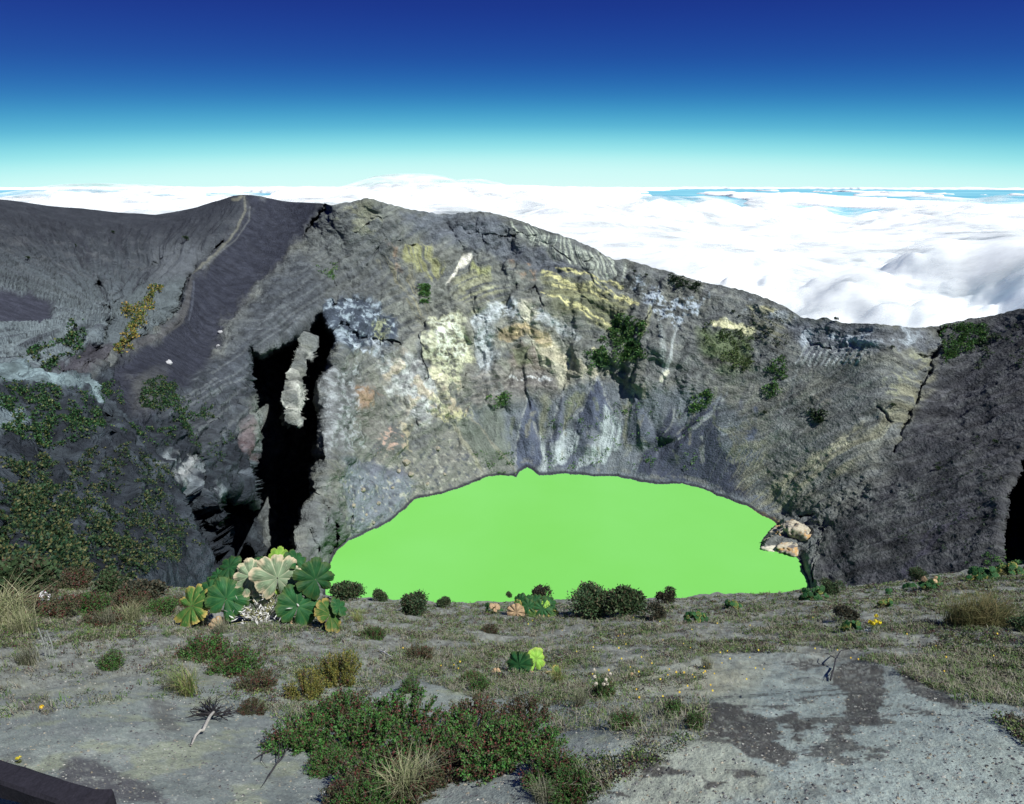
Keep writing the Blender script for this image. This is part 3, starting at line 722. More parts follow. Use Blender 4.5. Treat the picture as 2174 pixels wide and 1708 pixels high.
# right wall
paint(r_right, (.044,.043,.048), .92)
paint(r_right * t1, (.080,.078,.075), .5)
paint(r_right * ts, (.07,.066,.072), .5)
poly([(1560,1080),(1700,990),(1830,910),(1950,790),(1990,740),(1975,830),(1900,930),(1780,1010),(1650,1090)], (.22,.205,.14), 16, 1.2, .85, smooth(-.4,.2,n_st))
poly([(1600,1060),(1720,970),(1830,900),(1800,950),(1700,1020)], (.34,.315,.215), 10, 1.4, .85, smooth(-.3,.2,n_b))
poly([(1870,810),(1960,740),(1980,760),(1900,850)], (.26,.255,.17), 9, 1.4, .8, smooth(-.2,.2,n_b))
poly([(1560,900),(1610,880),(1640,1000),(1570,1060)], (.17,.16,.11), 12, 1.4, .6, t1)
poly([(1660,680),(1960,700),(1990,730),(1900,745),(1720,760)], (.155,.16,.175), 9, 1.2, .8)
poly([(1680,700),(1950,705),(1960,725),(1720,745)], (.30,.32,.34), 6, 1.6, .85, smooth(-.05,.3,n_b))
for k in range(11):
    sx = 1700 + 13 * k
    stroke([(sx + 14, 732 + (k % 3) * 3), (sx + 2, 758), (sx - 10, 775)], 3.0, (.34,.35,.33), .8, .3)
poly([(1590,640),(1700,680),(1660,700),(1570,660)], (.25,.265,.28), 5, 1.6, .7, t1)
stroke([(1700,770),(1660,880),(1640,940)], 6, (.17,.175,.165), .6, 1.0)
poly([(1720,840),(1790,850),(1770,880),(1720,870)], (.2,.175,.14), 9, 1.4, .6, t1)
stroke([(2050,1095),(1990,1140),(1940,1200),(1920,1225)], 9, (.052,.048,.062), .85, 1.0)
stroke([(1990,1110),(1960,1150)], 5, (.06,.055,.07), .8, 1.0)
poly([(1740,1120),(1820,1000),(1900,960),(1960,1040),(1880,1180),(1780,1230)], (.115,.115,.108), 20, 1.2, .6, t1)
# shore: orange crust on the right, a dark wet line everywhere
stroke([(1560,1072),(1600,1088),(1640,1104),(1652,1110)], 7, (.42,.28,.13), .9, .7)
stroke([(1705,1190),(1716,1225),(1722,1255)], 6, (.36,.30,.2), .7, .8)
paint(smooth(7.0 + 5 * noise(GX / 30, GY / 30, 3.3), 3.0, np.abs(SD)) * (~inside), (.030,.031,.038), .92)
paint(smooth(7, 12, SD) * smooth(22, 14, SD) * smooth(-.1, .25, n_b) * (GX < 1560), (.19,.185,.165), .6)
streaky = np.clip(r_right + r_talus + smooth(1500, 1700, GX) * (GY > 740), 0, 1) * (1 - r_cinder)
ALB = ALB * (1 + .22 * r_smooth * np.clip(n_ff + .6 * noise(flute_th * 300, flr / 40, 1.2), -1, 1))[..., None]
ALB = ALB * (1 + .55 * np.clip(r_right + r_slope, 0, 1) * np.clip(fbm(y / 3.5 + x / 14, x / 80, 5.7, 4, .65), -1, 1))[..., None]
ALB = ALB * (1 + .30 * streaky * np.clip(n_fs, -1, 1))[..., None]
ALB = ALB * (1 + cliffm * (.30 * np.clip(bedn, -1, 1) + .34 * np.clip(n_ff, -1, 1)) + 0.16 * n_b + .1 * n_ff)[..., None]
ALB = ALB * np.array((1.03, 1.14, 1.17))
ALB = np.clip(ALB, .012, .75)

# far side of the rim: the outer flank falls away
back = []
bc = []
e = P[0].copy(); hd = e[:, :2] / np.linalg.norm(e[:, :2], axis=1, keepdims=True)
for s_, dz in ((14, 3.5), (50, 24), (140, 90), (420, 320), (900, 800)):
    q = e.copy(); q[:, :2] += hd * s_; q[:, 2] -= dz + 0.06 * s_ * noise(PX / 60, s_ / 50 + 0 * PX)
    back.append(q); bc.append(np.full((NCOL, 3), (.075, .074, .072)))
PV = np.concatenate([np.stack(back[::-1]), P], 0)
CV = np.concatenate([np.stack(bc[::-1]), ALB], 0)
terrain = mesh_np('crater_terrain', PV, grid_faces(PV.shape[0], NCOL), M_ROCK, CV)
tag(terrain, 'grey volcanic crater walls with pale mineral patches round the green lake', kind='structure')

def wall_at(px, py):
    """ground point and normal of the crater wall at a surveyed bearing"""
    j = int(np.clip(np.searchsorted(PX, px), 0, NCOL - 1))
    t = (py - SKY_Y[j]) / (1480 - SKY_Y[j])
    i = int(np.clip(round(max(t, 0) ** (1 / 1.08) * (NROW - 1)), 0, NROW - 1))
    return P[i, j], NRM[i, j]

# ------------------------------------------------------------------ lake
LKI = [i for i, p in enumerate(SHORE) if not (1600 < p[0] < 1690 and p[1] > 1100 and p[1] < 1180)]
lk = (shore_d * (plane_k(shore_d))[:, None])[LKI]
c0 = lk.mean(0)
lk2 = c0 + (lk - c0) * 1.03
lv = [tuple(c0)]; rings = 14
for r in range(1, rings + 1):
    for p in lk2: lv.append(tuple(c0 + (p - c0) * r / rings))
n_ = len(lk2); lf = []
for i in range(n_): lf.append((0, 1 + i, 1 + (i + 1) % n_))
for r in range(rings - 1):
    a = 1 + r * n_; b = a + n_
    for i in range(n_):
        lf.append((a + i, b + i, b + (i + 1) % n_)); lf.append((a + i, b + (i + 1) % n_, a + (i + 1) % n_))
m, t = new_mat('milky_green_water')
out = N(t, 'ShaderNodeOutputMaterial'); bs = N(t, 'ShaderNodeBsdfPrincipled', Roughness=0.35)
bs.inputs['Specular IOR Level'].default_value = 0.10
tcn = N(t, 'ShaderNodeTexCoord'); nz = N(t, 'ShaderNodeTexNoise', Scale=0.012, Detail=3.0)
t.links.new(tcn.outputs['Object'], nz.inputs['Vector'])
cr_ = N(t, 'ShaderNodeValToRGB'); cr_.color_ramp.elements[0].color = (.150,.470,.085,1); cr_.color_ramp.elements[1].color = (.168,.500,.112,1)
cr_.color_ramp.elements[0].position = .3; cr_.color_ramp.elements[1].position = .7
t.links.new(nz.outputs[0], cr_.inputs[0]); t.links.new(cr_.outputs[0], bs.inputs['Base Color'])
nb = N(t, 'ShaderNodeTexNoise', Scale=0.6, Detail=4.0); t.links.new(tcn.outputs['Object'], nb.inputs['Vector'])
bp = N(t, 'ShaderNodeBump', Strength=0.04, Distance=0.3); t.links.new(nb.outputs[0], bp.inputs['Height']); t.links.new(bp.outputs[0], bs.inputs['Normal'])
t.links.new(bs.outputs[0], out.inputs[0])
lake = mesh_np('lake_water', np.array(lv), np.array(lf), m)
tag(lake, 'flat milky bright green crater lake', kind='structure')

# ------------------------------------------------------------------ sea of clouds and the hazy lowland beyond
def cloud_mat():
    m, t = new_mat('cloud_white')
    out = N(t, 'ShaderNodeOutputMaterial'); df = N(t, 'ShaderNodeBsdfDiffuse'); df.inputs[0].default_value = (.86, .91, .915, 1)
    tr = N(t, 'ShaderNodeBsdfTranslucent'); tr.inputs[0].default_value = (.88, .97, 1.0, 1)
    mx = N(t, 'ShaderNodeMixShader'); mx.inputs[0].default_value = 0.16
    t.links.new(df.outputs[0], mx.inputs[1]); t.links.new(tr.outputs[0], mx.inputs[2]); t.links.new(mx.outputs[0], out.inputs[0])
    return m
M_CLOUD = cloud_mat()
NA, NR = 900, 720
az = np.linspace(-0.86, 0.86, NA)
rr = np.exp(np.linspace(math.log(900), math.log(150000), NR))
A, R = np.meshgrid(az, rr)
X = R * np.sin(A); Y = R * np.cos(A)
L = np.log(R)
# billows keep about the same angular size with distance
wl = np.clip(R * 0.22, 420, 9000)
def octs(seed, sc, n=5, g=0.55):
    return fbm(X / sc + seed, Y / sc - seed, 0.3 * seed, n, g)
azd = np.degrees(A)
wn = smooth(9000, 3500, R); wf = smooth(12000, 30000, R)
def billow(sc, seed, n, g=.5):
    s_ = 0; a_ = 1.0; k_ = 1.0
    for o in range(n):
        s_ = s_ + a_ * np.abs(noise(X / sc * k_ + seed + 7 * o, Y / sc * k_ - seed, seed + 1.9 * o)) * 2; a_ *= g; k_ *= 2.1
    return s_
base = 60 * octs(3.1, 2500, 2) * wn + 160 * octs(8.3, 6000, 3) * (1 - wn) * (1 - wf) + 90 * octs(1.7, 18000, 3) * wf
bl = (billow(900, 2.2, 4) * 120 + billow(330, 7.2, 3) * 22) * wn * smooth(800, 3200, R) + billow(2600, 4.1, 5) * (130 + 30 * smooth(6, 16, azd)) * (1 - wn) * (1 - wf) + billow(9000, 6.3, 6) * 110 * wf
Zc = -560 + base + bl * (.55 + .9 * smooth(-.2, .4, octs(5.7, 3000, 2)))
# the bank on the right rises to a crest some kilometres off
Zc = Zc + 25 * smooth(2500, 7600, R) * smooth(12500, 8600, R) * smooth(2, 14, azd) + 130 * smooth(2000, 9000, R) * smooth(10, -4, azd)
Zc = Zc - 480 * smooth(11000, 16000, R) * smooth(-3, 10, np.abs(azd + 3)) 
# coverage: open sea to the right beyond the bank, gaps on the left
cov = fbm(X / 20000, Y / 60000, 5.5, 5, .55)
gapR = smooth(10500, 13500, R) * smooth(4, 15, azd) * smooth(150000, 118000, R)
gapL = smooth(14000, 22000, R) * smooth(-16, -21, azd) * smooth(150000, 118000, R)
thr = gapR * 1.30 + gapL * 1.22 - 0.95
hole = smooth(0.05, -0.07, cov - thr)
Zc = Zc * (1 - hole) + hole * (-2600)
Zc = np.where(hole > 0.02, Zc, Zc)
Zc = Zc + 230 * np.exp(-(((X - 2450) / 620) ** 2 + ((Y - 2750) / 1000) ** 2)) + 120 * np.exp(-(((X - 900) / 500) ** 2 + ((Y - 3400) / 700) ** 2))
cl = mesh_np('cloud_sea', np.stack([X, Y, Zc], -1), grid_faces(NR, NA), M_CLOUD)
tag(cl, 'sea of white clouds below the crater rim reaching to the horizon', kind='stuff')
# thin veils of vapour drifting just above the cloud tops
m, t = new_mat('vapour')
out = N(t, 'ShaderNodeOutputMaterial'); df = N(t, 'ShaderNodeBsdfDiffuse'); df.inputs[0].default_value = (.86, .91, .915, 1)
tp = N(t, 'ShaderNodeBsdfTransparent'); mx = N(t, 'ShaderNodeMixShader'); tcn = N(t, 'ShaderNodeTexCoord')
nz = N(t, 'ShaderNodeTexNoise', Scale=0.0016, Detail=9.0, Roughness=0.62); t.links.new(tcn.outputs['Object'], nz.inputs['Vector'])
mr = N(t, 'ShaderNodeMapRange'); mr.inputs['From Min'].default_value = .42; mr.inputs['From Max'].default_value = .72; mr.inputs['To Max'].default_value = .8
t.links.new(nz.outputs[0], mr.inputs['Value']); t.links.new(mr.outputs[0], mx.inputs[0])
t.links.new(tp.outputs[0], mx.inputs[1]); t.links.new(df.outputs[0], mx.inputs[2]); t.links.new(mx.outputs[0], out.inputs[0])
sl = (slice(0, 470), slice(None))
for k_, lift in ((0, .008), (1, .018)):
    Zv = blur(Zc[sl][..., None], 4 + 5 * k_)[..., 0] + lift * R[sl] 
    Zv = np.where(hole[sl] > .3, -2500, Zv)
    v_ = mesh_np('cloud_veil', np.stack([X[sl], Y[sl], Zv], -1), grid_faces(470, NA), m)
    tag(v_, 'thin vapour over the near clouds', kind='stuff')
m, t = new_mat('hazy_lowland')
out = N(t, 'ShaderNodeOutputMaterial'); bs = N(t, 'ShaderNodeBsdfDiffuse')
tcn = N(t, 'ShaderNodeTexCoord'); nz = N(t, 'ShaderNodeTexNoise', Scale=0.00012, Detail=6.0); t.links.new(tcn.outputs['Object'], nz.inputs['Vector'])
cr_ = N(t, 'ShaderNodeValToRGB'); cr_.color_ramp.elements[0].color = (.11,.34,.45,1); cr_.color_ramp.elements[1].color = (.22,.50,.58,1)
cr_.color_ramp.elements[0].position = .35; cr_.color_ramp.elements[1].position = .65
t.links.new(nz.outputs[0], cr_.inputs[0]); t.links.new(cr_.outputs[0], bs.inputs[0]); t.links.new(bs.outputs[0], out.inputs[0])
sea = mesh_np('sea', np.array([[-140000,-20000,-1090],[140000,-20000,-1090],[140000,145000,-1090],[-140000,145000,-1090]]), np.array([[0,1,2,3]]), m)
tag(sea, 'blue hazy sea far below seen through gaps in the clouds', kind='structure')

# ------------------------------------------------------------------ foreground slope
CREST = [(-1100,1150),(-400,1178),(0,1192),(100,1215),(200,1232),(330,1243),(450,1250),(560,1258),(700,1262),(760,1268),(830,1272),(900,1276),(1000,1279),(1080,1277),(1200,1274),(1300,1275),(1400,1274),(1470,1266),(1550,1258),(1640,1255),(1720,1250),(1800,1246),(1900,1236),(2000,1218),(2080,1208),(2174,1204),(2600,1185),(3300,1150)]
def Hbase(x, y):
    return -(2.2 + 0.6 * y) + 0.08 * (np.sqrt(x * x + 25) - 5)
def shoot(px, py, H, kmax=80.0):
    d = raydir(px, py)
    lo = np.full(d.shape[:-1], 0.3); hi = np.full(d.shape[:-1], kmax)
    for _ in range(34):
        mid = 0.5 * (lo + hi)
        under = d[..., 2] * mid < H(d[..., 0] * mid, d[..., 1] * mid)
        hi = np.where(under, mid, hi); lo = np.where(under, lo, mid)
    return d * hi[..., None]
_c = lambda px, py: shoot(np.array(float(px)), np.array(float(py)), Hbase)
DOME = _c(1880, 1640); MND = _c(190, 1570); DRK = _c(90, 1500); SH1 = _c(1250, 1690); SH2 = _c(600, 1350)
def bump(x, y, c, rx, ry, h, p=1.0):
    q = ((x - c[0]) / rx) ** 2 + ((y - c[1]) / ry) ** 2
    return h * np.exp(-q ** p)
def H(x, y):
    z = Hbase(x, y)
    z = z + bump(x, y, DOME, 3.2, 2.0, .62, 1.6) + bump(x, y, MND, 1.1, .8, .16) + bump(x, y, DRK, .45, .3, .12) + bump(x, y, SH1, .9, .6, .14) + bump(x, y, SH2, 1.5, 2.0, .25)
    far = smooth(6, 11, np.hypot(x, y))
    z = z + (.05 + .10 * far) * fbm(x / 2.3, y / 2.3, .7, 4, .5) + (.010 + .05 * far) * fbm(x / .7, y / .7, 3.7, 3, .5) + 0.010 * fbm(x / .13, y / .13, 5.5, 3, .55)
    return z
def gp(px, py):
    return Vector(shoot(np.array(float(px)), np.array(float(py)), H))
def gps(px, py):
    return shoot(np.asarray(px, float), np.asarray(py, float), H)
FR = 450
FX = np.concatenate([np.linspace(-1100, -335, 130), np.linspace(-330, 2510, 1250), np.linspace(2516, 3300, 130)])
FC = len(FX)
CY = np.interp(FX, [p[0] for p in CREST], [p[1] for p in CREST]) + 3 * noise(FX / 60, .3 + 0 * FX) + 1.5 * noise(FX / 17, .9 + 0 * FX)
FT = np.linspace(0, 1, FR) ** 1.5
FGX = np.broadcast_to(FX, (FR, FC)).copy(); FGY = CY[None] + (2750 - CY)[None] * FT[:, None]
def Hsm(x, y):
    return Hbase(x, y) + bump(x, y, DOME, 3.2, 2.0, .62, 1.6) + bump(x, y, MND, 1.1, .8, .16) + bump(x, y, DRK, .45, .3, .12) + bump(x, y, SH1, .9, .6, .14) + bump(x, y, SH2, 1.5, 2.0, .25)
FP = shoot(FGX, FGY, Hsm)
x, y = FP[..., 0], FP[..., 1]
FP[..., 2] = H(x, y)
# colours of the ash
fa = fbm(x / 1.3, y / 1.3, 1.1, 5, .6); fb = fbm(x / .35, y / .35, 2.1, 4, .6); fc = fbm(x / .09, y / .09, 8.1, 2, .6)
FWX = FGX + 26 * fbm(x / .55, y / .4, 4.4, 5, .72) * np.clip(4 / np.hypot(x, y), .3, 1.2); FWY = FGY + 20 * fbm(x / .55, y / .4, 6.4, 5, .72) * np.clip(4 / np.hypot(x, y), .3, 1.2)
FA = np.empty(FP.shape); FA[:] = (.150, .165, .165)
def fpaint(m, col, amt=1.0):
    global FA
    m = np.clip(m * amt, 0, 1)[..., None]; FA = FA * (1 - m) + np.array(col) * m
def fpoly(p, soft=10):
    return smooth(soft, -soft, sdf_poly(FWX, FWY, p))
fpaint(smooth(-.2, .5, fa), (.195, .215, .205), .8)
fpaint(smooth(0, .5, fb), (.125, .130, .135), .6)
fpaint(smooth(.15, .5, fbm(x / .6 + 7, y / .5, 3.3, 4, .6)), (.215, .225, .155), .55)
back_ = smooth(7.5, 11, np.hypot(x, y))
fpaint(back_, (.150, .150, .138), .8)
fpaint(back_ * smooth(0, .4, fa), (.165, .165, .145), .6)
fpaint(fpoly([(-300,1190),(0,1200),(460,1262),(470,1330),(330,1350),(80,1370),(-300,1380)], 16), (.075, .08, .078), .85)
fpaint(fpoly([(1270,1475),(1330,1430),(1500,1392),(1700,1380),(1900,1420),(2090,1480),(2260,1560),(2500,2100),(1640,2100),(1260,1760),(1280,1650),(1420,1560)], 12), (.205, .235, .235), .85)
fpaint(fpoly([(1270,1475),(1330,1430),(1500,1392),(1640,1400),(1560,1560),(1640,1700),(1260,1750),(1330,1600)], 20), (.225, .225, .18), .55)
stain = (.048, .045, .045)
ST = [[(1450,1505),(1505,1490),(1560,1500),(1620,1520),(1660,1560),(1675,1605),(1640,1625),(1590,1600),(1555,1560),(1500,1550),(1460,1530)],
      [(1760,1430),(1800,1400),(1850,1395),(1875,1425),(1880,1470),(1870,1510),(1840,1545),(1790,1560),(1760,1555),(1800,1510),(1790,1470)],
      [(1900,1420),(1960,1430),(2020,1470),(2060,1500),(2010,1500),(1940,1470)], [(1620,1520),(1680,1510),(1710,1540),(1740,1555),(1700,1560),(1650,1545)],
      [(1330,1620),(1380,1612),(1430,1640),(1470,1650),(1450,1665),(1400,1650)], [(1270,1660),(1300,1665),(1310,1690),(1280,1685)],
      [(1540,1640),(1580,1640),(1610,1655),(1560,1662)], [(1290,1540),(1330,1520),(1360,1540),(1320,1560)], [(1360,1490),(1430,1475),(1470,1500),(1400,1510)],
      [(1250,1745),(1330,1735),(1400,1760),(1330,1780)], [(1480,1660),(1530,1670),(1500,1690)], [(1660,1400),(1720,1390),(1780,1400),(1700,1420)],
      [(1510,1520),(1540,1530),(1530,1560),(1495,1545)]]
for s_ in ST:
    fpaint(fpoly(s_, 3), stain, .95 )
fpaint(fpoly([(1430,1480),(2060,1400),(2080,1500),(1700,1700),(1560,1600),(1280,1560)], 40) * smooth(.22, .34, fbm(x / .5 + 3, y / .28, 9.9, 5, .62)), stain, .85)
fpaint(fpoly([(1240,1460),(1500,1400),(1600,1440),(1500,1480)], 14), (.27,.25,.18), .5)
fpaint(fpoly([(130,1620),(180,1605),(230,1640),(330,1680),(350,1720),(180,1712),(110,1650)], 8), (.060, .056, .066), .85)
fpaint(fpoly([(0,1590),(90,1600),(60,1620),(0,1625)], 8), (.09, .095, .10), .7)
fpaint(fpoly([(20,1480),(90,1470),(135,1500),(110,1520),(40,1515)], 8), (.085, .080, .078), .85)
fpaint(fpoly([(310,1480),(370,1500),(380,1550),(340,1560)], 12), (.10, .098, .095), .8)
fpaint(fpoly([(570,1320),(720,1330),(700,1370),(560,1350)], 14), (.11, .115, .13), .8)
fd = noise(x / .035, y / .035, 3.1) + .6 * noise(x / .017, y / .017, 6.1); fe = fbm(x / .16 + 9, y / .12, 2.7, 4, .65)
fpaint(back_ * smooth(-.05, .3, fe), (.085, .078, .07), .5)
fpaint(back_ * smooth(.1, .35, -fe), (.20, .205, .195), .7)
fpaint(smooth(.3, .6, fd), (.10, .10, .105), .55)
fpaint(smooth(.35, .7, -fd), (.27, .28, .255), .5)
fpaint(smooth(.25, .5, fc), (.26, .27, .25), .25)
fpaint(smooth(.25, .5, -fc), (.08, .08, .085), .3)
FA = np.clip(FA * (1 + .2 * fb)[..., None] * np.array((1.27, 1.34, 1.24)), .02, .7)
# beyond the edge the slope drops steeply into the crater
e = FP[0]; hd = e[:, :2] / np.linalg.norm(e[:, :2], axis=1, keepdims=True)
bk = []
for s_, dz in ((.5, .5), (1.5, 1.8), (4, 5.2), (10, 13), (25, 31), (60, 66)):
    q = e.copy(); q[:, :2] += hd * s_; q[:, 2] -= dz + .25 * s_ * noise(FX / 90, s_ + 0 * FX) * .6
    bk.append(q)
FV = np.concatenate([np.stack(bk[::-1]), FP], 0)
FCo = np.concatenate([np.full((len(bk), FC, 3), (.09, .092, .088)), FA], 0)
ground = mesh_np('ground', FV, grid_faces(FV.shape[0], FC), M_ASH, FCo)
tag(ground, 'grey ash slope with dark stains at the near rim of the crater', kind='structure')

# ------------------------------------------------------------------ small builders
def unit(v):
    return v / (np.linalg.norm(v, axis=-1, keepdims=True) + 1e-9)

def rhombs(C, U, V, L, Wd):
    """leaf-shaped quads: base C, axis U (length L), width axis V"""
    L = np.asarray(L)[:, None]; Wd = np.asarray(Wd)[:, None]
    a = C; b = C + U * L * .5 + V * Wd * .5; c = C + U * L; d = C + U * L * .5 - V * Wd * .5
    Vv = np.stack([a, b, c, d], 1).reshape(-1, 3)
    F = np.arange(len(C) * 4).reshape(-1, 4)
    return Vv, F

def tube(pts, rad, sides=6):
    pts = np.asarray(pts, float); rad = np.asarray(rad, float) * np.ones(len(pts))
    t = np.gradient(pts, axis=0); t = unit(t)
    ref = np.array([.31, .17, .93]); V = []
    for p, tt, r in zip(pts, t, rad):
        a = np.cross(tt, ref); a /= np.linalg.norm(a) + 1e-9; b = np.cross(tt, a)
        for k in range(sides):
            th = 2 * math.pi * k / sides
            V.append(p + r * (math.cos(th) * a + math.sin(th) * b))
    F = []
    for i in range(len(pts) - 1):
        for k in range(sides):
            k2 = (k + 1) % sides
            F.append((i * sides + k, i * sides + k2, (i + 1) * sides + k2, (i + 1) * sides + k))
    return np.array(V), np.array(F)

class Acc:
    def __init__(s): s.V = []; s.F = []; s.C = []; s.n = 0
    def add(s, V, F, col):
        V = np.asarray(V); F = np.asarray(F)
        c = np.asarray(col, float)
        if c.ndim == 1: c = np.tile(c, (len(V), 1))
        s.V.append(V); s.F.append(F + s.n); s.C.append(c); s.n += len(V)
    def build(s, name, mat, parent=None, smooth_shade=False):
        return mesh_np(name, np.concatenate(s.V), np.concatenate(s.F), mat, np.concatenate(s.C), smooth_shade, parent)

def pick(cols, n, rng, jit=.25):
    c = np.array(cols)[rng.integers(0, len(cols), n)]
    return np.repeat(c * (1 + jit * rng.uniform(-1, 1, (n, 1))), 4, 0)

def rnd_unit(rng, n):
    return unit(rng.normal(size=(n, 3)))

def round_shrub(seed, n=5200, cols=((.052,.10,.042),(.07,.125,.05),(.035,.065,.034),(.085,.120,.055),(.09,.075,.045)), leaf=.15, flat=.85, lobes=8, spread=.55):
    """dense rounded evergreen shrub about two units across, base at the origin"""
    rng = np.random.default_rng(seed)
    cen = rng.uniform(-1, 1, (lobes, 3)) * (spread, spread, .32) + (0, 0, .78)
    rad = rng.uniform(.34, .58, lobes)
    root = empty('shrub', (0, 0, 0))
    k = rng.integers(0, lobes, n)
    d = rnd_unit(rng, n); d[:, 2] = np.where(d[:, 2] < -.5, -d[:, 2], d[:, 2])
    r = rad[k] * (1 - .45 * rng.random(n) ** 2.2) * (1 + .17 * rng.normal(size=n))
    C = cen[k] + d * r[:, None]; C[:, 2] = np.maximum(C[:, 2] * flat, .03)
    U = unit(d * .7 + rnd_unit(rng, n) * .8 + (0, 0, .3)); V = unit(np.cross(U, rnd_unit(rng, n)))
    L = leaf * rng.uniform(.7, 1.35, n)
    v, f = rhombs(C, U, V, L, L * .62)
    a = Acc(); a.add(v, f, pick(cols, n, rng)); a.build('foliage', M_LEAF, root)
    b = Acc()
    for i in range(lobes):
        m_ = cen[i] * (.45, .45, .55); 
        v, f = tube([(0, 0, -.1), m_ * (.5, .5, .7), m_, cen[i] * (1, 1, flat)], [.05, .04, .03, .012], 5); b.add(v, f, (.10, .085, .07))
    b.build('branch', M_WOOD, root)
    return root

def heath_shrub(seed, n_tw=210, per=52, cols=((.05,.16,.032),(.075,.22,.045),(.035,.09,.028),(.09,.07,.04),(.09,.15,.04)), h=.36, R=.5, leaf=.030, red=.16, bare=.3):
    """wiry heath shrub: upright twigs set with small leaves, about one unit across"""
    rng = np.random.default_rng(seed)
    root = empty('heath_shrub', (0, 0, 0))
    a = Acc(); b = Acc()
    for i in range(n_tw):
        th = rng.uniform(0, 6.283); rr = R * math.sqrt(rng.random())
        lump = .6 + .55 * float(noise(np.array(2.2 * rr * math.cos(th) + seed), np.array(2.2 * rr * math.sin(th)), 0.4)) + .25 * rng.random()
        tip = np.array([rr * math.cos(th), rr * math.sin(th), h * max(.25, lump) * (1.1 - .55 * (rr / R) ** 2)])
        base = np.array([tip[0] * .45, tip[1] * .45, -.02])
        mid = base * .5 + tip * .5 + rng.normal(size=3) * .02 + (0, 0, -.03)
        if i % 2 == 0:
            v, f = tube([base, mid, tip], [.007, .005, .002], 4); b.add(v, f, np.array((.13, .115, .10)) * rng.uniform(.7, 1.5))
        t = rng.uniform(bare, 1.02, per)[:, None]
        C = (1 - t) ** 2 * base + 2 * t * (1 - t) * mid + t * t * tip + rng.normal(size=(per, 3)) * .012
        ax = unit((tip - base)[None])
        U = unit(ax * .6 + rnd_unit(rng, per)); V = unit(np.cross(U, rnd_unit(rng, per)))
        L = leaf * rng.uniform(.7, 1.4, per)
        v, f = rhombs(C, U, V, L, L * .55)
        if rng.random() < red: c = pick(((.13,.035,.032),(.11,.055,.04),(.06,.05,.03),(.05,.10,.03)), per, rng)
        else: c = pick(cols, per, rng)
        a.add(v, f, c)
    a.build('foliage', M_LEAF, root); b.build('branch', M_WOOD, root)
    return root

def tuft_arrays(rng, n, h, spread, cols, w=.006, lean=.5):
    """bent two-piece blades"""
    th = rng.uniform(0, 6.283, n); o = rng.normal(size=(n, 3)) * spread; o[:, 2] = -.01
    hd = np.stack([np.cos(th), np.sin(th), 0 * th], 1)
    hh = h * rng.uniform(.5, 1.15, n)[:, None]; ln = (lean * rng.uniform(.2, 1.2, n))[:, None]
    sd_ = np.stack([-np.sin(th), np.cos(th), 0 * th], 1) * w * .5
    m1 = o + hd * hh * ln * .35 + np.array([0, 0, 1.]) * hh * .62
    tp = o + hd * hh * ln + np.array([0, 0, 1.]) * hh * (1 - .3 * ln)
    V = np.stack([o - sd_, o + sd_, m1 + sd_ * .8, m1 - sd_ * .8, tp + sd_ * .15, tp - sd_ * .15], 1).reshape(-1, 3)
    i = np.arange(n)[:, None] * 6
    F = np.concatenate([i + np.array([[0, 1, 2, 3]]), i + np.array([[3, 2, 4, 5]])], 0)
    c = np.array(cols)[rng.integers(0, len(cols), n)] * rng.uniform(.7, 1.3, (n, 1))
    return V, F, np.repeat(c, 6, 0)

STRAW = ((.27,.27,.19),(.21,.21,.15),(.15,.19,.09),(.33,.32,.24))
def grass_tuft(seed, n=220, h=.4, spread=.06, cols=STRAW, w=.006, lean=.6):
    rng = np.random.default_rng(seed)
    V, F, C = tuft_arrays(rng, n, h, spread, cols, w, lean)
    return mesh_np('grass_tuft', V, F, M_STRAW, C, False)

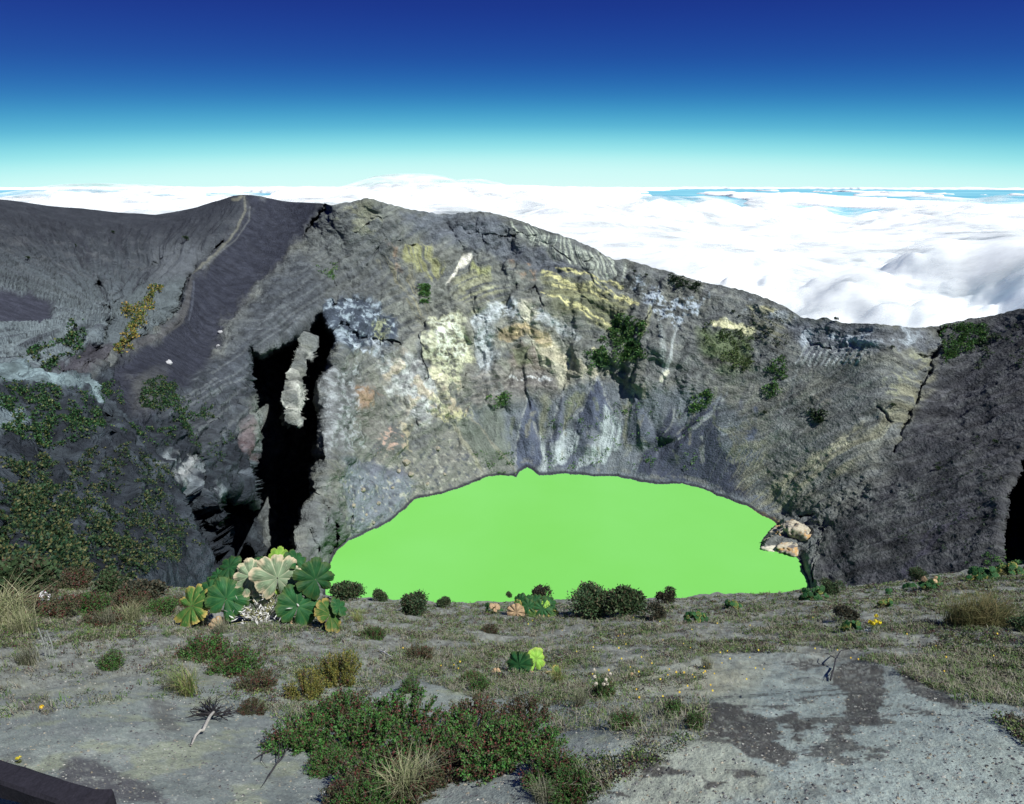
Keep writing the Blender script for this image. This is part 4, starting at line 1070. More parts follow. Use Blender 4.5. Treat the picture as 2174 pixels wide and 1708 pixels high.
# ---- broad pleated leaves of the giant rhubarb
def leaf_mesh(seed, kind):
    rng = np.random.default_rng(seed)
    nr, nth = 12, 126
    th = np.linspace(-math.pi * .97, math.pi * .97, nth)
    nv = 9                                                      # main veins
    ph = (th / (2 * math.pi * .97) + .5) * nv
    fr = np.abs(ph - np.floor(ph) - .5) * 2                     # 1 on the veins' halves
    lob = noise(np.floor(ph) * 1.7 + .37, np.zeros(nth) + seed * 3.3, .5)
    out_ = 1 + .07 * (1 - fr ** 2) + .22 * lob * (1 - fr ** 4) - .05 + .045 * noise(th * 7, th * 0 + seed, 1.5) + .05 * noise(th * 17, th * 0 + seed, 2.5) + (-.06 - .07 * (seed % 3 > 0)) * fr ** 8 + .05 * np.sin(th * 2 + seed) - .32 * np.exp(-((np.abs(th) - math.pi) / .30) ** 2)
    rr = np.linspace(0.02, 1, nr) ** .85
    Rr, Th = np.meshgrid(rr, th, indexing='ij')
    rad = Rr * out_[None]
    pleat = (1 - fr)[None] ** 1.0
    zz = .20 * Rr * (pleat - .5) * np.minimum(1, Rr * 2) * .85 + .035 * Rr * np.sin(Th * 45 + Rr * 9 + seed) + .14 * Rr - .24 * Rr ** 2.2 + .05 * np.sin(Th * 1.0 + seed) * Rr
    V = np.stack([rad * np.cos(Th), rad * np.sin(Th), zz], -1)
    sec = np.abs(((Rr * 7 + 2.2 * (1 - fr)[None]) % 1) - .5) * 2    # side veins
    vein = np.clip(smooth(.80, 1.0, 1 - pleat) + 0.6 * smooth(.78, 1, sec), 0, 1)[..., None]
    blot = noise(V[..., 0] * 3 + seed, V[..., 1] * 3, seed * .7)[..., None]
    edge = smooth(.72, 1.0, Rr + .25 * noise(V[..., 0] * 5, V[..., 1] * 5, seed * 1.3))[..., None]
    if kind == 'green': c0, cv, ce, q = (.018,.085,.028), (.075,.16,.045), (.14,.14,.04), .3
    elif kind == 'dead': c0, cv, ce, q = (.19,.27,.16), (.60,.60,.42), (.66,.56,.38), .95
    elif kind == 'yellow': c0, cv, ce, q = (.19,.38,.055), (.36,.52,.12), (.42,.46,.10), .4
    elif kind == 'mottled': c0, cv, ce, q = (.05,.13,.03), (.30,.26,.08), (.40,.30,.09), .9
    else: c0, cv, ce, q = (.42,.30,.18), (.60,.47,.30), (.45,.30,.16), .6           # withered
    c = np.array(c0) * (1 + .5 * blot); c = c * (1 - .65 * vein) + np.array(cv) * .65 * vein
    c = c * (1 - edge * q) + np.array(ce) * edge * q
    me_o = mesh_np('leaf', V.reshape(-1, 3), grid_faces(nr, nth), M_BIG, np.clip(c, .01, .8).reshape(-1, 3), True)
    me = me_o.data; bpy.data.objects.remove(me_o)
    return me
LEAVES = {k: [leaf_mesh(s + 10 * i, k) for s in range(3)] for i, k in enumerate(('green', 'dead', 'yellow', 'mottled', 'withered'))}

def orient(n, roll):
    n = Vector(n).normalized()
    q = n.to_track_quat('Z', 'Y')
    return (q.to_matrix() @ Matrix.Rotation(roll, 3, 'Z')).to_euler()

def rhubarb(base_px, base_py, leaves, label, group=None, stalk_col=(.30, .30, .14), depth_jit=.0):
    """one plant: leaves given by bearing, radius (survey units), facing (right, up, towards the path), roll, kind"""
    b = gp(base_px, base_py)
    root = empty('giant_rhubarb', b)
    tag(root, label, 'plant', group)
    fwd = Vector((b.x, b.y, 0)).normalized(); right = Vector((fwd.y, -fwd.x, 0))
    slant = Vector(raydir(base_px, base_py)).normalized().dot(b)
    k0 = b.length / Vector(raydir(base_px, base_py)).length
    for i, (px, py, r, fx, fu, ft, roll, kind, dk) in enumerate(leaves):
        k = k0 * (1 + dk)
        c = Vector(raydir(px, py)) * k
        n = right * fx + Vector((0, 0, 1)) * fu - fwd * ft
        o = bpy.data.objects.new('leaf', LEAVES[kind][i % 3]); COL.objects.link(o); o.parent = root
        o.location = c - b; o.rotation_euler = orient(n, roll); s = r / FPX * k
        o.scale = (s, s, s)
        nn = n.normalized()
        st = (c - b) - nn * s * .04
        v, f = tube([(0, 0, -.05), st * .45 + Vector((0, 0, .1 * s)) - nn * s * .25, st], [.05 * s, .04 * s, .03 * s], 6)
        a = Acc(); a.add(v, f, stalk_col); a.build('stalk', M_LEAF, root, True)
        if kind in ('dead', 'withered'): o['label'] = 'pale withered leaf'
    return root

def rand_leaves(seed, px, py, w, h, n, r, kinds):
    r = r * .85
    rng = random.Random(seed); L = []
    for i in range(int(n * 2.3)):
        u = rng.uniform(-1, 1); v = rng.random()
        L.append((px + u * w * (1 - .4 * v), py - v * h - .2 * r, .66 * r * rng.uniform(.45, 1.15), u * .6 + rng.uniform(-.4, .4), .8, .2 + .7 * rng.random(), rng.uniform(-3, 3), rng.choice(kinds), rng.uniform(-.008, .012)))
    return L

# ------------------------------------------------------------------ giant rhubarb plants
G, Dd, Ye, Mo, Wi = 'green', 'dead', 'yellow', 'mottled', 'withered'
rhubarb(560, 1318, [
    (480,1272,44, -.2,.65,.9, 1.2,G,-.012), (408,1287,44, -.6,.75,.5, .4,Mo,-.005), (447,1255,26,-.4,.8,.5,2.1,G,.0), (487,1204,27,-.3,.85,.35,.6,G,.018), (462,1222,18,-.4,.8,.4,.9,G,.016), (445,1240,16,-.5,.8,.4,1.9,G,.015),
    (532,1225,38,-.25,.55,.9,2.4,Dd,.0), (589,1228,50, .05,.45,1.0,1.4,Dd,-.008), (670,1231,42, .25,.45,.95,1.9,G,-.004), (632,1288,46, .1,.55,.95,1.1,G,-.016), (700,1306,36, .6,.7,.5,.2,Mo,-.010), (720,1290,22,.7,.7,.4,.5,G,-.004),
    (592,1184,24, .0,.9,.55,1.3,Ye,.014), (628,1188,26,.4,.9,.3,.8,G,.016), (606,1200,24,.1,.8,.5,1.8,G,.010), (548,1196,18,-.2,.85,.4,2.0,G,.014), (520,1262,26,-.2,.5,.8,2.8,G,.004), (560,1262,22,0,.4,.9,2.2,Dd,.0), (612,1256,26,.1,.5,.8,.2,Ye,.004),
    (463,1330,20,-.2,.4,.9,1.6,Wi,-.012), (612,1325,24,.1,.9,.4,1.0,Wi,-.012), (645,1330,18,.2,.9,.3,.3,Wi,-.012), (655,1262,18,.3,.6,.6,.5,Wi,.006), (522,1246,18,-.3,.5,.7,2.4,Mo,.004)],
    'largest giant-leaved plant, with two bleached leaves, at the slope edge beside the dark gully')
rhubarb(1135, 1308, [(1105,1275,16,-.3,.8,.5,1,G,.004),(1122,1288,17,-.1,.7,.7,2,G,-.004),(1150,1292,20,.1,.6,.8,.4,G,-.006),(1165,1280,17,.3,.8,.5,1.2,G,.0),(1140,1275,17,0,.9,.4,2.5,G,.006),(1120,1272,12,-.2,.9,.3,.6,G,.008),(1172,1294,14,.5,.8,.4,1.6,G,-.002),(1096,1285,12,-.5,.7,.5,.1,Mo,.0),(1096,1300,19,-.1,.25,1.,1.5,Wi,-.008),(1085,1306,10,-.3,.3,1.,.8,Wi,-.006),(1130,1308,13,0,.5,.9,.9,Mo,-.008),(1155,1308,12,.3,.6,.8,2.2,Wi,-.008),(1176,1306,12,.4,.6,.8,1.7,Mo,-.006),(1158,1282,9,.1,.7,.7,.4,Ye,-.004)],
    'green giant-leaved plant with a tan withered leaf in front, on the edge above the lake')
rhubarb(1105, 1428, [(1102,1412,30,-.55,.75,.7,2.0,G,-.004),(1138,1400,24,.55,.55,.7,1.2,Ye,.006),(1053,1432,13,-.3,.8,.6,.3,Wi,-.006),(1168,1438,13,.2,.8,.6,1.9,Wi,-.006),(1128,1434,9,.1,.8,.6,2.9,Wi,-.008),(1182,1424,12,.5,.8,.4,.4,Mo,.0)],
    'lone plant with one dark and one yellow-green leaf amid dry heath in mid slope')
for px, py, w, h, n, r, kinds, lab in [
    (1045,1302,20,16,8,10,(G,G,Mo,Wi),'low leafy plant hugging the edge left of the tan-leaved plant'),
    (1728,1276,32,26,16,13,(G,G,G,Mo,G),'broad-leaved clump below a dark shrub where the lake meets the right shore'),
    (1478,1322,26,24,14,11,(G,Mo,G,G),'leafy clump dotted with yellow leaves below the small shrub by the big double shrub'),
    (1556,1294,22,14,11,11,(G,G,Mo),'small green rosette alone on the bare edge under the lake end'),
    (1808,1340,22,16,11,12,(G,G,G,Mo),'dark green leafy plant beside the yellow flower head'),
    (1880,1290,18,12,8,10,(G,Mo,Wi,Mo),'half withered leafy plant on the right slope with tan leaves'),
    (1938,1248,24,6,9,9,(G,G,G),'flat green mat of leaves on the skyline edge of the right slope'),
    (1978,1250,26,22,13,12,(G,G,Mo,Wi),'leafy clump with tan leaves beneath a dark shrub on right edge'),
    (1888,1262,9,8,5,8,(G,G),'tiny green sprout of leaves on the right slope'),
    (2085,1232,40,22,22,13,(G,G,G,Mo),'widest leafy patch plant on the far right edge'),
    (2140,1222,34,20,18,13,(G,G,Mo),'leafy plant at the frame edge right of the widest patch plant'),
    (1345,1438,10,6,4,7,(Wi,Wi,Ye),'small heap of cream leaves among yellow flowers')]:
    rhubarb(px, py, rand_leaves(int(px), px, py, w, h, n, r, kinds), lab)

# ------------------------------------------------------------------ rounded shrubs along the edge
SV = [round_shrub(s) for s in (1, 2)] + [round_shrub(5, 3200, ((.05,.055,.04),(.07,.075,.05),(.035,.045,.03),(.10,.08,.05)), .15, .9, 6)] + [round_shrub(9, 7000, ((.052,.10,.045),(.07,.13,.055),(.035,.07,.035),(.085,.13,.06),(.10,.085,.05)), .11, .88, 11, .6)]
used_sv = set()
def put_shrub(px, py, width, v, label, rz, cat='shrub', sz=1.0, group=None):
    o = SV[v] if v not in used_sv else dup(SV[v]); used_sv.add(v)
    p = gp(px, py); k = p.length / Vector(raydir(px, py)).length
    s = width / 2 / FPX * k / .95
    o.location = p; o.scale = (s, s, s * sz); o.rotation_euler = (0, 0, rz)
    tag(o, label, cat, group)
    return o
for a in [
    (738,1276,62,0,'spreading dark shrub just right of the giant bleached-leaf plant',.4), (810,1276,34,1,'small round shrub standing alone against the lake left of the pale green one',1.2),
    (890,1304,62,3,'round grey-green shrub at the lake edge with a smaller one close by',2.2), (940,1289,32,1,'small round shrub tucked right of the grey-green one',3.0),
    (1262,1314,88,3,'left half of the big double shrub in front of the lake, browner',.9), (1328,1306,80,0,'right half of the big double shrub in front of the lake, greener',4.1),
    (1412,1280,38,2,'small brownish shrub on the edge right of the big double shrub',5.0), (1762,1258,42,3,'dark round shrub where the lake ends at the right shore',2.9),
    (1392,1318,44,2,'faint grey low bush below and right of the big double shrub',.1), (1795,1318,46,2,'dark bush on bare ash above the yellow flower head',1.7),
    (1148,1276,44,2,'upright dark bush rising behind the tan-leaved plant',3.7), (1082,1268,15,1,'tiny shrub on the skyline of the lake edge',.7), (1222,1273,10,2,'tiniest shrub just left of the big double shrub',.2),
    (1950,1232,36,3,'dark shrub on the right skyline above a leafy clump',2.0), (2170,1340,46,0,'dark bush cut by the frame on the right slope',1.0),
    (310,1282,80,2,'dark low bush on the left slope right of the red-berried shrub',2.6), (60,1262,120,0,'olive bush at the upper left, behind the tall pale grass',.3), (250,1262,70,1,'dull green bush on the left slope skyline',1.1)]:
    put_shrub(*a[:6], sz=1.15 if a[0] in (1148, 1412) else 1.0)

# ------------------------------------------------------------------ wiry heath shrubs of the near slope
HV = [heath_shrub(1), heath_shrub(2, red=.3), heath_shrub(3, cols=((.17,.17,.035),(.22,.19,.05),(.10,.13,.035)), red=.05, h=.55, n_tw=170), heath_shrub(4, cols=((.05,.07,.03),(.08,.09,.045),(.11,.08,.05)), red=.3, n_tw=150), heath_shrub(5, n_tw=110, per=46, h=.6, red=.2, R=.35)]
used_hv = set()
def put_heath(px, py, width, v, label, rz, sz=1.0):
    o = HV[v] if v not in used_hv else dup(HV[v]); used_hv.add(v)
    p = gp(px, py); k = p.length / Vector(raydir(px, py)).length
    s = width / FPX * k
    o.location = p; o.scale = (s, s, s * sz); o.rotation_euler = (0, 0, rz)
    tag(o, label, 'shrub', None)
for a in [
    (640,1583,162,0,'green heath shrub forming the left tip of the big heath mound',.2), (720,1538,162,1,'reddish heath shrub at the upper left of the big heath mound',.9), (770,1598,205,0,'broad green heath shrub low in the left part of the big mound',2.1),
    (850,1558,194,0,'bright green heath shrub at the top centre of the big mound',3.3), (900,1638,205,1,'red-flecked heath shrub in the middle of the big mound',1.4), (790,1664,162,1,'dark reddish heath shrub at the lower left of the big mound',4.4),
    (740,1714,140,3,'darkest heath shrub at the bottom tip of the big mound',5.1), (990,1598,194,0,'thick green heath shrub right of the middle of the big mound',.6), (1060,1628,194,1,'reddish heath shrub with bare stems below, right part of the mound',2.7), (1010,1548,162,3,'brown heath shrub on the upper right of the big mound',3.9),
    (1120,1598,172,0,'green heath shrub near the right end of the big mound',4.9), (1170,1648,140,1,'heath shrub at the right end of the big mound beside dark shade',.8), (1215,1684,118,0,'heath shrub trailing down at the far right tip of the mound',1.9), (1120,1538,129,3,'greyish heath shrub behind the right end of the mound',2.2),
    (830,1700,140,1,'dark heath shrub filling the lower left of the big mound above the bottom edge',.5), (770,1725,140,0,'green heath shrub cut by the bottom edge at the mound tail',2.6), (880,1690,120,3,'brown heath shrub between the mound tail and the straw tuft',1.2), (700,1640,110,0,'green heath shrub at the left flank of the big mound',3.8), (960,1650,130,3,'shaded heath shrub with bare stems at the lower middle of the mound',4.6),
    (715,1450,110,2,'upright yellow-green shrub poking above the big heath mound',.3), (650,1480,90,2,'yellowish shrub left of the upright yellow-green one',1.7), (870,1470,70,4,'small upright sprig at the back of the big mound',.8), (1020,1470,70,4,'tall thin sprig behind the mound centre',2.8),
    (545,1465,100,3,'nearly black heath shrub above the dead branch',1.1), (500,1430,120,1,'reddish heath shrub uphill of the dead branch',3.1), (430,1395,120,1,'loose heath shrub below the giant bleached-leaf plant',.5), (535,1515,70,3,'small dark red shrub right of the dead branch',2.4),
    (240,1420,80,4,'compact dark shrub alone on the left ash',4.0), (105,1310,130,3,'red-berried dark shrub at left under the pale flower',.4), (180,1300,110,1,'dark heath shrub right of the red-berried one',1.4), (340,1300,80,0,'green heath shrub on the left slope near the big plant',2.2),
    (790,1355,60,1,'small heath shrub at mid slope left, on grey ash',.4), (890,1400,70,3,'brown heath shrub at mid slope beside a white stick',.6), (1280,1480,80,4,'flowering heath shrub with cream heads above the pale rock',.9), (1430,1520,70,4,'lone shrub rooted in the pale rock, upper of two',2.9),
    (1472,1545,70,4,'lone shrub on the pale rock beside a dark stain, lower of two',.2), (1330,1545,80,1,'reddish shrub left of the pale rock',5.3), (1040,1345,44,3,'brownish tuft shrub below the tan-leaved plant',2.0), (1000,1450,60,1,'small heath shrub left of the yellow-leaved plant',1.1),
    (40,1230,120,3,'dark shrub at the top left corner of the slope against the wall',.9), (150,1250,110,3,'dark shrub on the left skyline above the red-berried shrub',2.2), (215,1330,90,3,'low dark shrub below the dark heath shrub at left',3.3), (400,1290,80,3,'dark low shrub just left of the mottled giant leaf',1.2), (20,1300,110,3,'dark shrub behind the tall grass at the left edge',.1),
    (270,1290,100,3,'olive green shrub on the left slope among dry grass',.3), (1205,1690,90,1,'drooping heath shrub at the bottom beside the mound',.7)]:
    put_heath(*a, sz=1.25 if a[3] in (2,) else 1.0)

# ------------------------------------------------------------------ grass tufts
TV = [grass_tuft(1), grass_tuft(2, 300, .5, .09, ((.30,.31,.17),(.22,.26,.12),(.36,.35,.22)), .007, .8), grass_tuft(3, 160, .35, .05, ((.16,.26,.06),(.25,.27,.10),(.34,.30,.15)), .006, .7), grass_tuft(4, 520, .8, .2, ((.12,.125,.05),(.17,.16,.07),(.08,.10,.04),(.20,.17,.08)), .012, .8)]
used_tv = set()
def put_tuft(px, py, height, v, label, rz=0.0):
    o = TV[v] if v not in used_tv else TV[v].copy()
    if v in used_tv: COL.objects.link(o)
    used_tv.add(v)
    p = gp(px, py); k = p.length / Vector(raydir(px, py)).length
    s = height / FPX * k / (.4, .5, .35, .8)[v] * 1.15
    o.location = p; o.scale = (s, s, s); o.rotation_euler = (0, 0, rz); o.name = 'grass_tuft'
    tag(o, label, 'grass')
for a in [(12,1330,85,1,'tall pale grass clump at the left edge of the frame',0), (50,1345,50,1,'pale grass clump right of the tall one at left',1), (60,1412,46,0,'short dry tuft on bare ash at the left, near dead stalks',2), (400,1478,60,2,'green and straw tuft uphill of the dead branch',.5), (375,1465,50,0,'straw tuft touching the green one by the dead branch',2.2),
    (232,1330,40,0,'thin dry tuft on the left slope below the dark bush',1.0), (860,1690,80,1,'straw grass tuft at the bottom centre in front of the mound',.3), (905,1660,60,0,'dry tuft half under the big heath mound',1.9), (1150,1700,50,0,'dry tuft at the bottom edge right of the mound',.9),
    (430,1330,36,0,'pale tuft at the foot of the giant bleached-leaf plant',2.7), (470,1345,34,0,'second pale tuft at the foot of the giant plant, next to a withered leaf',.7), (280,1320,40,1,'wispy pale tuft between bushes on the left slope',.1), (760,1320,28,2,'green tuft right of the giant bleached-leaf plant',1.5),
    (2075,1330,62,3,'wide dark grassy bush on the right slope',0), (2040,1330,50,3,'dark grassy bush with white flowers at its left end',1.3), (2110,1326,60,3,'dark grass clump at the right end of the grassy bush',2.2),
    (1230,1500,40,0,'dry tuft behind the flowering shrub',2), (1185,1450,40,2,'green tuft near the yellow-leaved plant',1), (1500,1420,30,0,'thin tuft at the upper edge of the pale rock',.3)]:
    put_tuft(*a)

# ------------------------------------------------------------------ ground cover nobody could count
def scatter(n, polys, seed, dens):
    rng = np.random.default_rng(seed)
    pts = []
    while len(pts) < n:
        px = rng.uniform(-80, 2260, 4000); py = 1195 + 560 * rng.random(4000) ** 1.6
        cy = np.interp(px, [p[0] for p in CREST], [p[1] for p in CREST])
        ok = py > cy + 2
        w = np.zeros(4000)
        for p, wt in polys:
            w = np.maximum(w, wt * (sdf_poly(px, py, p) < 0))
        keep = ok & (rng.random(4000) < w)
        q = gps(px[keep], py[keep])
        nz_ = fbm(q[:, 0] / 1.1, q[:, 1] / 1.1, dens, 3, .6)
        q = q[rng.random(len(q)) < smooth(-.35, .3, nz_)]
        pts.extend(q)
    return np.array(pts[:n])
MIDS = [([(740,1275),(1000,1282),(1400,1276),(1700,1254),(2000,1220),(2260,1200),(2260,1600),(2100,1500),(1950,1430),(1750,1385),(1500,1390),(1290,1470),(1200,1500),(1000,1480),(850,1430),(760,1350)], .75),
        ([(-80,1200),(200,1236),(460,1255),(760,1275),(740,1340),(480,1345),(380,1352),(200,1360),(-80,1400)], .8), ([(-80,1380),(380,1350),(640,1400),(560,1520),(300,1480),(-80,1560)], .10), ([(380,1350),(760,1340),(860,1440),(640,1560),(480,1470),(300,1430)], .38),
        ([(1150,1490),(1400,1400),(1500,1400),(1500,1560),(1250,1700),(1200,1640)], .3), ([(1850,1400),(2260,1420),(2260,1640),(2100,1520)], 1.0)]
def ground_cover(name, pts, seed, kind, label):
    rng = np.random.default_rng(seed); a = Acc()
    for p in pts:
        dist = math.hypot(p[0], p[1])
        if kind == 'grass':
            pal = [STRAW, ((.27,.27,.20),(.16,.18,.10)), ((.10,.18,.055),(.17,.24,.10)), ((.32,.31,.25),(.20,.17,.14))][rng.integers(0, 4)]
            V, F, C = tuft_arrays(rng, rng.integers(5, 12), rng.uniform(.035, .12), .03, pal, .0035 + .0006 * dist, 1.0)
        else:
            n = rng.integers(8, 22)
            pal = [((.05,.10,.03),(.08,.15,.045)), ((.09,.035,.035),(.06,.045,.04)), ((.24,.23,.15),(.15,.15,.09)), ((.04,.05,.035),(.07,.07,.05)), ((.11,.20,.05),(.19,.24,.08))][rng.integers(0, 5)]
            R_ = rng.uniform(.03, .085)
            d = rnd_unit(rng, n); d[:, 2] = abs(d[:, 2])
            c = d * R_ * rng.random((n, 1)) ** .5; U = unit(d + rnd_unit(rng, n) * .8); Vv = unit(np.cross(U, rnd_unit(rng, n)))
            L = rng.uniform(.5, 1.2, n) * (.014 + .0014 * dist)
            V, F = rhombs(c, U, Vv, L, L * .6); C = pick(pal, n, rng)
        a.add(V + p, F, C)
    o = a.build(name, M_STRAW if kind == 'grass' else M_LEAF)
    tag(o, label, kind='stuff')
ground_cover('dry_grass', scatter(19000, MIDS, 21, 1.3), 31, 'grass', 'sparse dry grass over the near slope')
ground_cover('low_heath', scatter(20000, MIDS, 22, 4.3), 32, 'herb', 'low brown and green heath over the near slope')

def stones(name, pts, sizes, cols, seed, label):
    rng = np.random.default_rng(seed)
    base = np.array([(1,0,0),(-1,0,0),(0,1,0),(0,-1,0),(0,0,1),(0,0,-1)], float)
    fc_ = np.array([(0,2,4),(2,1,4),(1,3,4),(3,0,4),(2,0,5),(1,2,5),(3,1,5),(0,3,5)])
    n = len(pts)
    jit = 1 + rng.uniform(-.35, .35, (n, 6, 3))
    V = base[None] * jit * (sizes[:, None, None]) * np.array([1, .85, .6]) + rng.normal(size=(n, 6, 3)) * sizes[:, None, None] * .15 + pts[:, None]
    F = (np.arange(n)[:, None, None] * 6 + fc_[None]).reshape(-1, 3)
    c = np.array(cols)[rng.integers(0, len(cols), n)] * rng.uniform(.7, 1.3, (n, 1))
    o = mesh_np(name, V.reshape(-1, 3), F, M_STONE, np.repeat(c, 6, 0), False)
    tag(o, label, kind='stuff')
rng = np.random.default_rng(77)
NP = 22000
pq = gps(rng.uniform(-60, 2240, NP), 1330 + 400 * rng.random(NP))
stones('gravel', pq, .002 + .008 * rng.random(NP) ** 4 * (1 + np.hypot(pq[:, 0], pq[:, 1]) * .15), ((.30,.30,.27),(.10,.10,.105),(.20,.21,.20),(.07,.07,.075),(.24,.22,.17)), 5, 'loose gravel on the near ash slope')
# scattered yellow and white flower heads of the heath
rng = np.random.default_rng(78)
fx = np.concatenate([rng.normal(1400, 130, 36), rng.uniform(760, 2170, 34)]); fy = np.concatenate([rng.normal(1425, 30, 36), 1310 + 150 * rng.random(34)])
fq = gps(fx, fy) + np.array([0, 0, .1]); n = len(fq)
U = rnd_unit(rng, n); V = unit(np.cross(U, np.array([.2, -.7, .6]))); U = unit(np.cross(V, np.array([.2, -.7, .6])))
s_ = .022 + .02 * rng.random(n)
v, f = rhombs(fq - U * s_[:, None] * .5, U, V, s_, s_)
fl_o = mesh_np('wildflowers', v, f, M_LEAF, np.repeat(np.array([(.65,.45,.03),(.7,.55,.06),(.6,.42,.05)])[rng.integers(0, 3, n)], 4, 0), False)
tag(fl_o, 'scattered small yellow wildflowers in the heath', kind='stuff')

# ------------------------------------------------------------------ dead wood, stalks and twigs
def on_ground(pts, lift):
    q = gps([p[0] for p in pts], [p[1] for p in pts])
    q[:, 2] += np.asarray(lift) * np.ones(len(pts))
    return q
def wood_thing(name, main, twigs, label, cat, col, tcol):
    pts, r, lift = main
    q = on_ground(pts, lift); o0 = q[0].copy()
    root = empty(name, o0); tag(root, label, cat)
    qq = np.repeat(q, 1, 0); v, f = tube(qq - o0, r, 8); a = Acc(); a.add(v, f, col); a.build('branch', M_WOOD, root, True)
    for pts, r, lift in twigs:
        q = on_ground(pts, lift) - o0
        v, f = tube(q, np.linspace(r, r * .3, len(pts)), 5); a = Acc(); a.add(v, f, tcol); a.build('twig', M_WOOD, root, True)
rt = random.Random(4)
tw = []
for sx, sy in [(320,-20),(330,-35),(300,-60),(250,-50),(215,-30),(340,-10),(280,-25),(200,5),(250,20),(230,15),(360,-30),(330,15)]:
    pass
hub = (455, 1530)
for ex, ey in [(402,1530),(410,1520),(405,1514),(425,1512),(440,1505),(452,1500),(468,1500),(480,1508),(500,1512),(505,1524),(498,1534),(485,1538),(470,1520),(430,1500),(462,1490),(445,1488),(512,1516),(395,1536),(420,1534),(435,1532)]:
    mx_, my_ = (hub[0] + ex) / 2 + rt.uniform(-6, 6), (hub[1] + ey) / 2 + rt.uniform(-4, 4)
    tw.append(([hub, (mx_, my_), (ex, ey)], .012, [.08, .07 + rt.uniform(-.03, .05), .04 + rt.uniform(0, .07)]))
    tw.append(([(mx_, my_), ((mx_+ex)/2 + rt.uniform(-8,8), (my_+ey)/2 + rt.uniform(-8,2)), (ex + rt.uniform(-14,14), ey + rt.uniform(-12,4))], .006, [.07, .09, .07]))
wood_thing('dead_branch', ([(407,1588),(416,1572),(426,1562),(432,1560),(440,1548),(448,1536),(456,1528)], [.008,.013,.014,.016,.018,.016,.013], [.03,.05,.06,.05,.07,.09,.10]), tw,
    'bleached dead branch with a fan of dark twigs lying on bare ash', 'branch', (.42,.40,.35), (.03,.028,.03))
wood_thing('fallen_twig', ([(572,1650),(590,1625),(602,1618),(612,1598),(608,1580)], [.008,.007,.006,.005,.003], [.02,.03,.05,.06,.05]), [([(590,1625),(596,1600),(592,1582)], .006, [.03,.08,.1]), ([(602,1618),(600,1596)], .005, [.05,.12]), ([(572,1650),(563,1665),(555,1676)], .006, [.02,.02,.02])],
    'thin dark forked twig on bare ash left of the heath mound', 'twig', (.05,.048,.05), (.05,.048,.05))
wood_thing('fallen_twig', ([(540,1615),(560,1604),(585,1592),(600,1586)], [.005,.006,.006,.003], [.015,.03,.03,.02]), [([(560,1604),(556,1620),(566,1632)], .004, [.03,.03,.02])],
    'thin curved twig just uphill of the forked twig', 'twig', (.055,.05,.05), (.055,.05,.05))
wood_thing('fallen_twig', ([(1762,1448),(1768,1430),(1772,1412),(1782,1398)], [.012,.012,.01,.008], [.03,.08,.12,.16]), [([(1772,1412),(1755,1402),(1738,1398)], .008, [.12,.14,.12]), ([(1782,1398),(1800,1392),(1812,1400)], .008, [.16,.14,.1]), ([(1768,1430),(1750,1450)], .006, [.08,.03])],
    'black crooked twig standing on the upper rim of the pale rock', 'twig', (.035,.035,.04), (.035,.035,.04))
wood_thing('fallen_stick', ([(805,1384),(815,1390),(830,1398)], [.012,.014,.01], [.03,.05,.04]), [([(815,1390),(822,1388)], .006, [.05,.09])], 'short white stick lying at mid slope left', 'stick', (.5,.5,.48), (.45,.45,.42))
wood_thing('dead_stalk', ([(97,1395),(98,1370),(100,1338)], [.012,.011,.009], [0,.0,.0]), [([(110,1392),(111,1370),(113,1342)], .010, [0,.0,.0]), ([(84,1390),(84,1372)], .007, [0,.0])], 'pale dry stalks standing on ash at left', 'stalk', (.24,.26,.24), (.24,.26,.24))
for o in [o for o in bpy.data.objects if o.name.startswith('dead_stalk')]:
    b0 = o.location
    for ch in list(o.children): bpy.data.objects.remove(ch)
    for dx, hgt in ((0, .52), (.12, .48), (-.12, .2), (.06, .36)):
        v, f = tube([(dx, 0, -.03), (dx + .01, .02, hgt * .5), (dx - .01, .01, hgt)], [.014, .012, .011], 6); a = Acc(); a.add(v, f, (.24,.26,.24))
        for q in range(8):
            z_ = hgt * (.35 + .08 * q); U = rnd_unit(np.random.default_rng(q), 1); vv, ff = rhombs(np.array([[dx, 0, z_]]), U, unit(np.cross(U, np.array([[.1,.3,.9]]))), [.04], [.015]); a.add(vv, ff, (.22,.25,.2))
        a.build('stem', M_WOOD, o, False)

# ------------------------------------------------------------------ flowering plants
def flower_plant(px, py, w, label, heads, hcol, lcol, hsize, seed, name='flowering_plant', cat='flower'):
    rng = np.random.default_rng(seed)
    p = gp(px, py); k = p.length / Vector(raydir(px, py)).length; s = w / FPX * k
    root = empty(name, p); tag(root, label, cat)
    a = Acc(); n = 70; d = rnd_unit(rng, n); d[:, 2] = abs(d[:, 2]) * .7; U = unit(d); V = unit(np.cross(U, np.array([0, 0, 1.0])))
    v, f = rhombs(d * .03 * s, U, V, .5 * s * rng.uniform(.5, 1, n), .13 * s * np.ones(n)); a.add(v, f, pick([lcol], n, rng)); a.build('foliage', M_LEAF, root)
    for i in range(heads):
        q = np.array([rng.uniform(-.35, .35), rng.uniform(-.3, .3), rng.uniform(.7, 1.1)]) * s
        v, f = tube([(0, 0, 0), q * .6, q], [.02 * s, .015 * s, .01 * s], 4); a = Acc(); a.add(v, f, (.20,.24,.12)); a.build('stem', M_LEAF, root)
        n = 40; d = rnd_unit(rng, n); U = unit(np.cross(d, rnd_unit(rng, n))); V = np.cross(d, U); hs = hsize * s
        v, f = rhombs(q + d * hs * .6 - U * hs * .25, U, V, np.full(n, hs * .5), np.full(n, hs * .5)); a = Acc(); a.add(v, f, pick([hcol], n, rng)); a.build('flower_head', M_LEAF, root)
